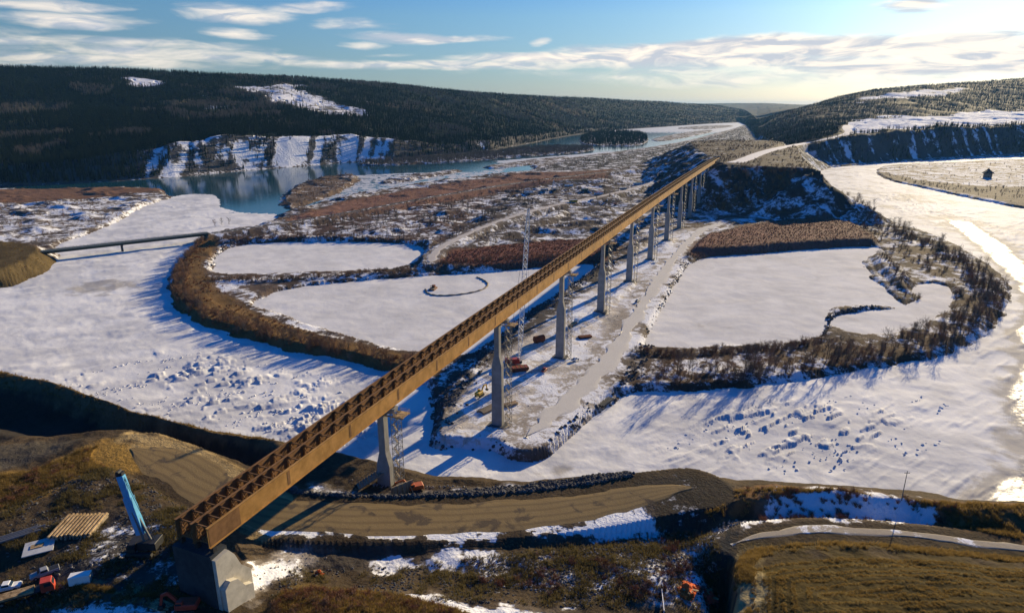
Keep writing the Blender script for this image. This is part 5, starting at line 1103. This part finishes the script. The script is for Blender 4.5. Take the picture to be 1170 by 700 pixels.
# near bank: grass, weeds, stones
scatter('dry_grass', np.concatenate([fill(near_zones[2][0], 9000, 26, 36, .30, 12), fill(near_zones[1][0], 2500, 27, 27, .3, 9), fill(near_zones[10][0], 4200, 28, 35, .3, 8), fill(near_zones[20][0], 6000, 29, 34, .42, 9), fill(near_zones[23][0], 1800, 30, 35, .3, 8), fill(near_zones[7][0], 900, 31, 37, .4, 6), fill(near_zones[24][0], 2600, 70, 36, .42, 6), fill(zones[17][0], 1500, 71, 8, .45, 12), fill(near_zones[4][0], 1500, 60, 33, .6, 8)]), 'tuft', .6, 1.4, 'tufts of dry yellow grass on the near bank', .2)
def swath(n, seed):
    P = fill(near_zones[22][0], n, seed, 38); d = sdf(P[:, 0], P[:, 1], pts(near_zones[22][0], 38), 150); q = np.sin(d * 2.3 + 2.6 * fbm(P[:, 0] / 22, P[:, 1] / 22, 95, 3)); return P[q > .1]
scatter('mown_swaths', swath(24000, 62), 'tuft', .3, .65, 'rows of cut dry grass on the hayfield', .3)
scatter('dark_grass', np.concatenate([fill(near_zones[14][0], 1300, 32, 31, .56, 6), fill([(330, 640), (520, 630), (740, 600), (830, 600), (830, 700), (300, 700)], 1300, 33, 32, .58, 6), fill([(0, 700), (0, 560), (160, 520), (240, 600), (260, 700)], 2600, 34, 37, .55, 6)]), 'dark_tuft', .8, 1.8, 'dark weedy grass on the near bank', .2)
scatter('near_brush', np.concatenate([fill(near_zones[20][0], 120, 36, 34, .55, 9), fill(near_zones[2][0], 260, 37, 36, .5, 9), fill(near_zones[10][0], 200, 38, 35, .5, 8), fill(near_zones[14][0], 200, 39, 31, .55, 8), fill(near_zones[21][0], 150, 61, 31, .5, 6)]), 'brush', .4, 1.0, 'low bare bushes on the near bank')
rip = [(322, 566), (350, 572), (420, 574), (500, 569), (560, 566), (620, 561), (680, 553), (720, 548)]
def rip_pts(l, n, seed, w):
    P = smooth_open(np.array([(*at(a, b, 28), 0) for a, b in l]), 2); r = np.random.default_rng(seed); dd = np.r_[0, np.cumsum(np.hypot(*np.diff(P[:, :2], axis=0).T))]; s = r.uniform(0, dd[-1], n); X, Y = np.interp(s, dd, P[:, 0]) + r.normal(0, .5, n), np.interp(s, dd, P[:, 1]) + r.uniform(-w, w, n); Z, I = height(X, Y, True); k = I['road'] > .6
    return np.stack([X, Y, Z + .05], -1)[k]
scatter('riprap', rip_pts(rip, 5200, 40, 6.5), 'rock', .5, 1.7, 'dark riprap boulders along the river side of the gravel road', .6)
edge = pts([(486, 507), (520, 512), (600, 512), (642, 495), (680, 470), (716, 448), (735, 410), (762, 345), (786, 300)], 2)
def edge_pts(E, n, seed, w):
    P = smooth_open(np.c_[E, E[:, 0] * 0], 2); r = np.random.default_rng(seed); dd = np.r_[0, np.cumsum(np.hypot(*np.diff(P[:, :2], axis=0).T))]; s = r.uniform(0, dd[-1], n); X, Y = np.interp(s, dd, P[:, 0]) + r.normal(0, w, n), np.interp(s, dd, P[:, 1]) + r.normal(0, w, n); Z, I = height(X, Y, True); k = (I['road'] > .5) & (Z > -.2)
    return np.stack([X, Y, Z], -1)[k]
scatter('causeway_rocks', np.concatenate([edge_pts(edge, 750, 41, 2.2), edge_pts(pts([(488, 505), (503, 470), (530, 430), (560, 393), (610, 352), (660, 322), (700, 300)], 3), 1100, 42, 4), edge_pts(pts([(243, 306), (252, 286), (270, 278)], 2), 200, 43, 3), edge_pts(pts([(941, 384), (944, 366), (958, 356), (1000, 351)], 2), 380, 44, 1.2)]), 'rock', .4, 1.9, 'dark rocks along the edges of the causeway', .6)
scatter('clods', np.concatenate([fill([(330, 640), (520, 630), (740, 600), (830, 600), (830, 700), (300, 700)], 2600, 68, 32, .45, 7), fill([(0, 700), (0, 560), (160, 520), (240, 600), (260, 700)], 2200, 69, 37, .45, 7)]), 'rock', .2, .75, 'dark clods of earth on the near bank', .6)
scatter('stones', np.concatenate([fill(near_zones[14][0], 1800, 45, 31), fill(near_zones[5][0], 160, 46, 38), fill(near_zones[18][0], 250, 47, 29), fill(near_zones[8][0], 60, 48, 32), fill(zones[8][0], 900, 49, 3.4, .5, 8), fill(zones[9][0], 1100, 50, 3.4, .5, 8), fill([(360, 545), (430, 560), (520, 562), (560, 556), (430, 552)], 260, 51, 25)]), 'stone', .15, .8, 'stones and clods lying on the worked ground', .6)
# broken ice heaved up on the river
def slab_pts(O, n, seed, thr, cs=26):
    O = pts(O, 0); r = np.random.default_rng(seed); lo, hi = O.min(0), O.max(0); X, Y = r.uniform(lo[0], hi[0], n * 8), r.uniform(lo[1], hi[1], n * 8); k = (sdf(X, Y, O, 30) < 0) & (fbm((X * .8 + Y * .6) / cs, (-X * .6 + Y * .8) / (cs * .22), seed, 4) > thr + r.uniform(-.12, .12, len(X)))
    X, Y = X[k], Y[k]; I = _height0(X, Y, True)[1]; k = (I['di'] < -4) & ~I['near']; X, Y = X[k], Y[k]; return np.stack([X, Y, X * 0 + .1], -1)[:n]
scatter('ice_rubble', np.concatenate([slab_pts([(150, 405), (60, 430), (100, 465), (250, 487), (420, 515), (470, 478), (440, 440), (330, 420), (230, 400)], 560, 53, .20), slab_pts([(740, 520), (800, 470), (880, 455), (980, 450), (1090, 450), (1080, 510), (1000, 545), (820, 540)], 200, 54, .24), slab_pts([(1000, 215), (1000, 235), (1080, 262), (1130, 290), (1170, 300), (1170, 262), (1060, 225)], 90, 55, .30)]), 'slab', .35, 1.7, 'broken slabs of ice heaved up on the frozen river', .35, .5)

# single bare trees whose shadows streak the ice
def tree_meshes(seed, h):
    r = np.random.default_rng(seed); TV, TF, CV, CF = [], [], [], []
    p = np.zeros(3); q = np.array((r.normal(0, .2), r.normal(0, .2), h * .45)); e = np.array((r.normal(0, .5), r.normal(0, .5), h * .97)); stick(TV, TF, p - np.array((0, 0, .4)), q, h * .015, h * .010, 6); stick(TV, TF, q, e, h * .010, h * .003, 5)
    for i in range(26):
        f = r.uniform(.28, .97); b0 = q * (f / .45) if f < .45 else q + (e - q) * ((f - .45) / .52); b0[2] = f * h * .97; a = r.uniform(0, 6.283); l = h * .26 * math.sin(3.0 * (f - .12)) * r.uniform(.6, 1.3) + .5; b1 = b0 + np.array((math.cos(a) * l * .75, math.sin(a) * l * .75, l * .8)); stick(CV, CF, b0, b1, .05, .022)
        for k in range(9):
            g = r.uniform(.25, 1); c0 = b0 + (b1 - b0) * g; c1 = c0 + r.normal(0, 1, 3) * l * .22 + np.array((0, 0, l * .22)); stick(CV, CF, c0, c1, .028, .012)
    return mesh_of('trunk', TV, TF, [M_bark]), mesh_of('crown', CV, CF, [(M_twig_grey, M_twig)[seed % 2]])
TM = [tree_meshes(100 + i, 11) for i in range(5)]
def bare_tree(P, s, i, label, group):
    T = thing('bare_tree', label, 'tree', tuple(P), rng.uniform(0, 6.28), group); T.scale = (s,) * 3
    for nm, me in zip(('trunk', 'crown'), TM[i % 5]):
        o = bpy.data.objects.new(nm, me); COL.objects.link(o); o.parent = T
r = np.random.default_rng(77); dd = np.r_[0, np.cumsum(np.hypot(*np.diff(bank_z[:, :2], axis=0).T))]; n_t = 0
low = along([(230, 272), (207, 300), (203, 325), (222, 352), (290, 378), (360, 396), (430, 410), (490, 420)], 420, 63, 3, 3); scatter('dike_willows', low, 'willow', .5, 1.25, 'leafless willows along the outer edge of the left dike')
for s in np.sort(r.uniform(0, dd[-1], 120)):
    x, y = np.interp(s, dd, bank_z[:, 0]) + r.normal(0, 3.5), np.interp(s, dd, bank_z[:, 1]) + r.normal(0, 3.5); z = hz(x, y)
    if z > 1: bare_tree((x, y, z), r.uniform(.65, 1.35), n_t, 'leafless tree rising above the willow thicket of the right river bank', 'bare trees along the right river bank'); n_t += 1
for px, py in ((246, 262), (254, 260), (262, 259)): bare_tree(ground_at(px, py, 6), 1.0, px, 'leafless tree at the right end of the old highway bridge', 'bare trees by the old highway bridge')

# ------------------------------------------------------------------ the air between
hm = bpy.data.materials.new('haze'); hm.use_nodes = True; t = hm.node_tree; t.nodes.clear(); vo = t.nodes.new('ShaderNodeVolumePrincipled'); vo.inputs['Color'].default_value = (.22, .56, 1, 1); vo.inputs['Density'].default_value = HAZE; vo.inputs['Anisotropy'].default_value = .1
out = t.nodes.new('ShaderNodeOutputMaterial'); t.links.new(vo.outputs[0], out.inputs['Volume'])
if HAZE > 0:
    hb_ = MB(); hb_.box((0, 20000, 215), (110000, 60000, 450)); ho = hb_.build('haze', hm); ho['kind'] = 'stuff'; ho['label'] = 'thin haze in the valley air'
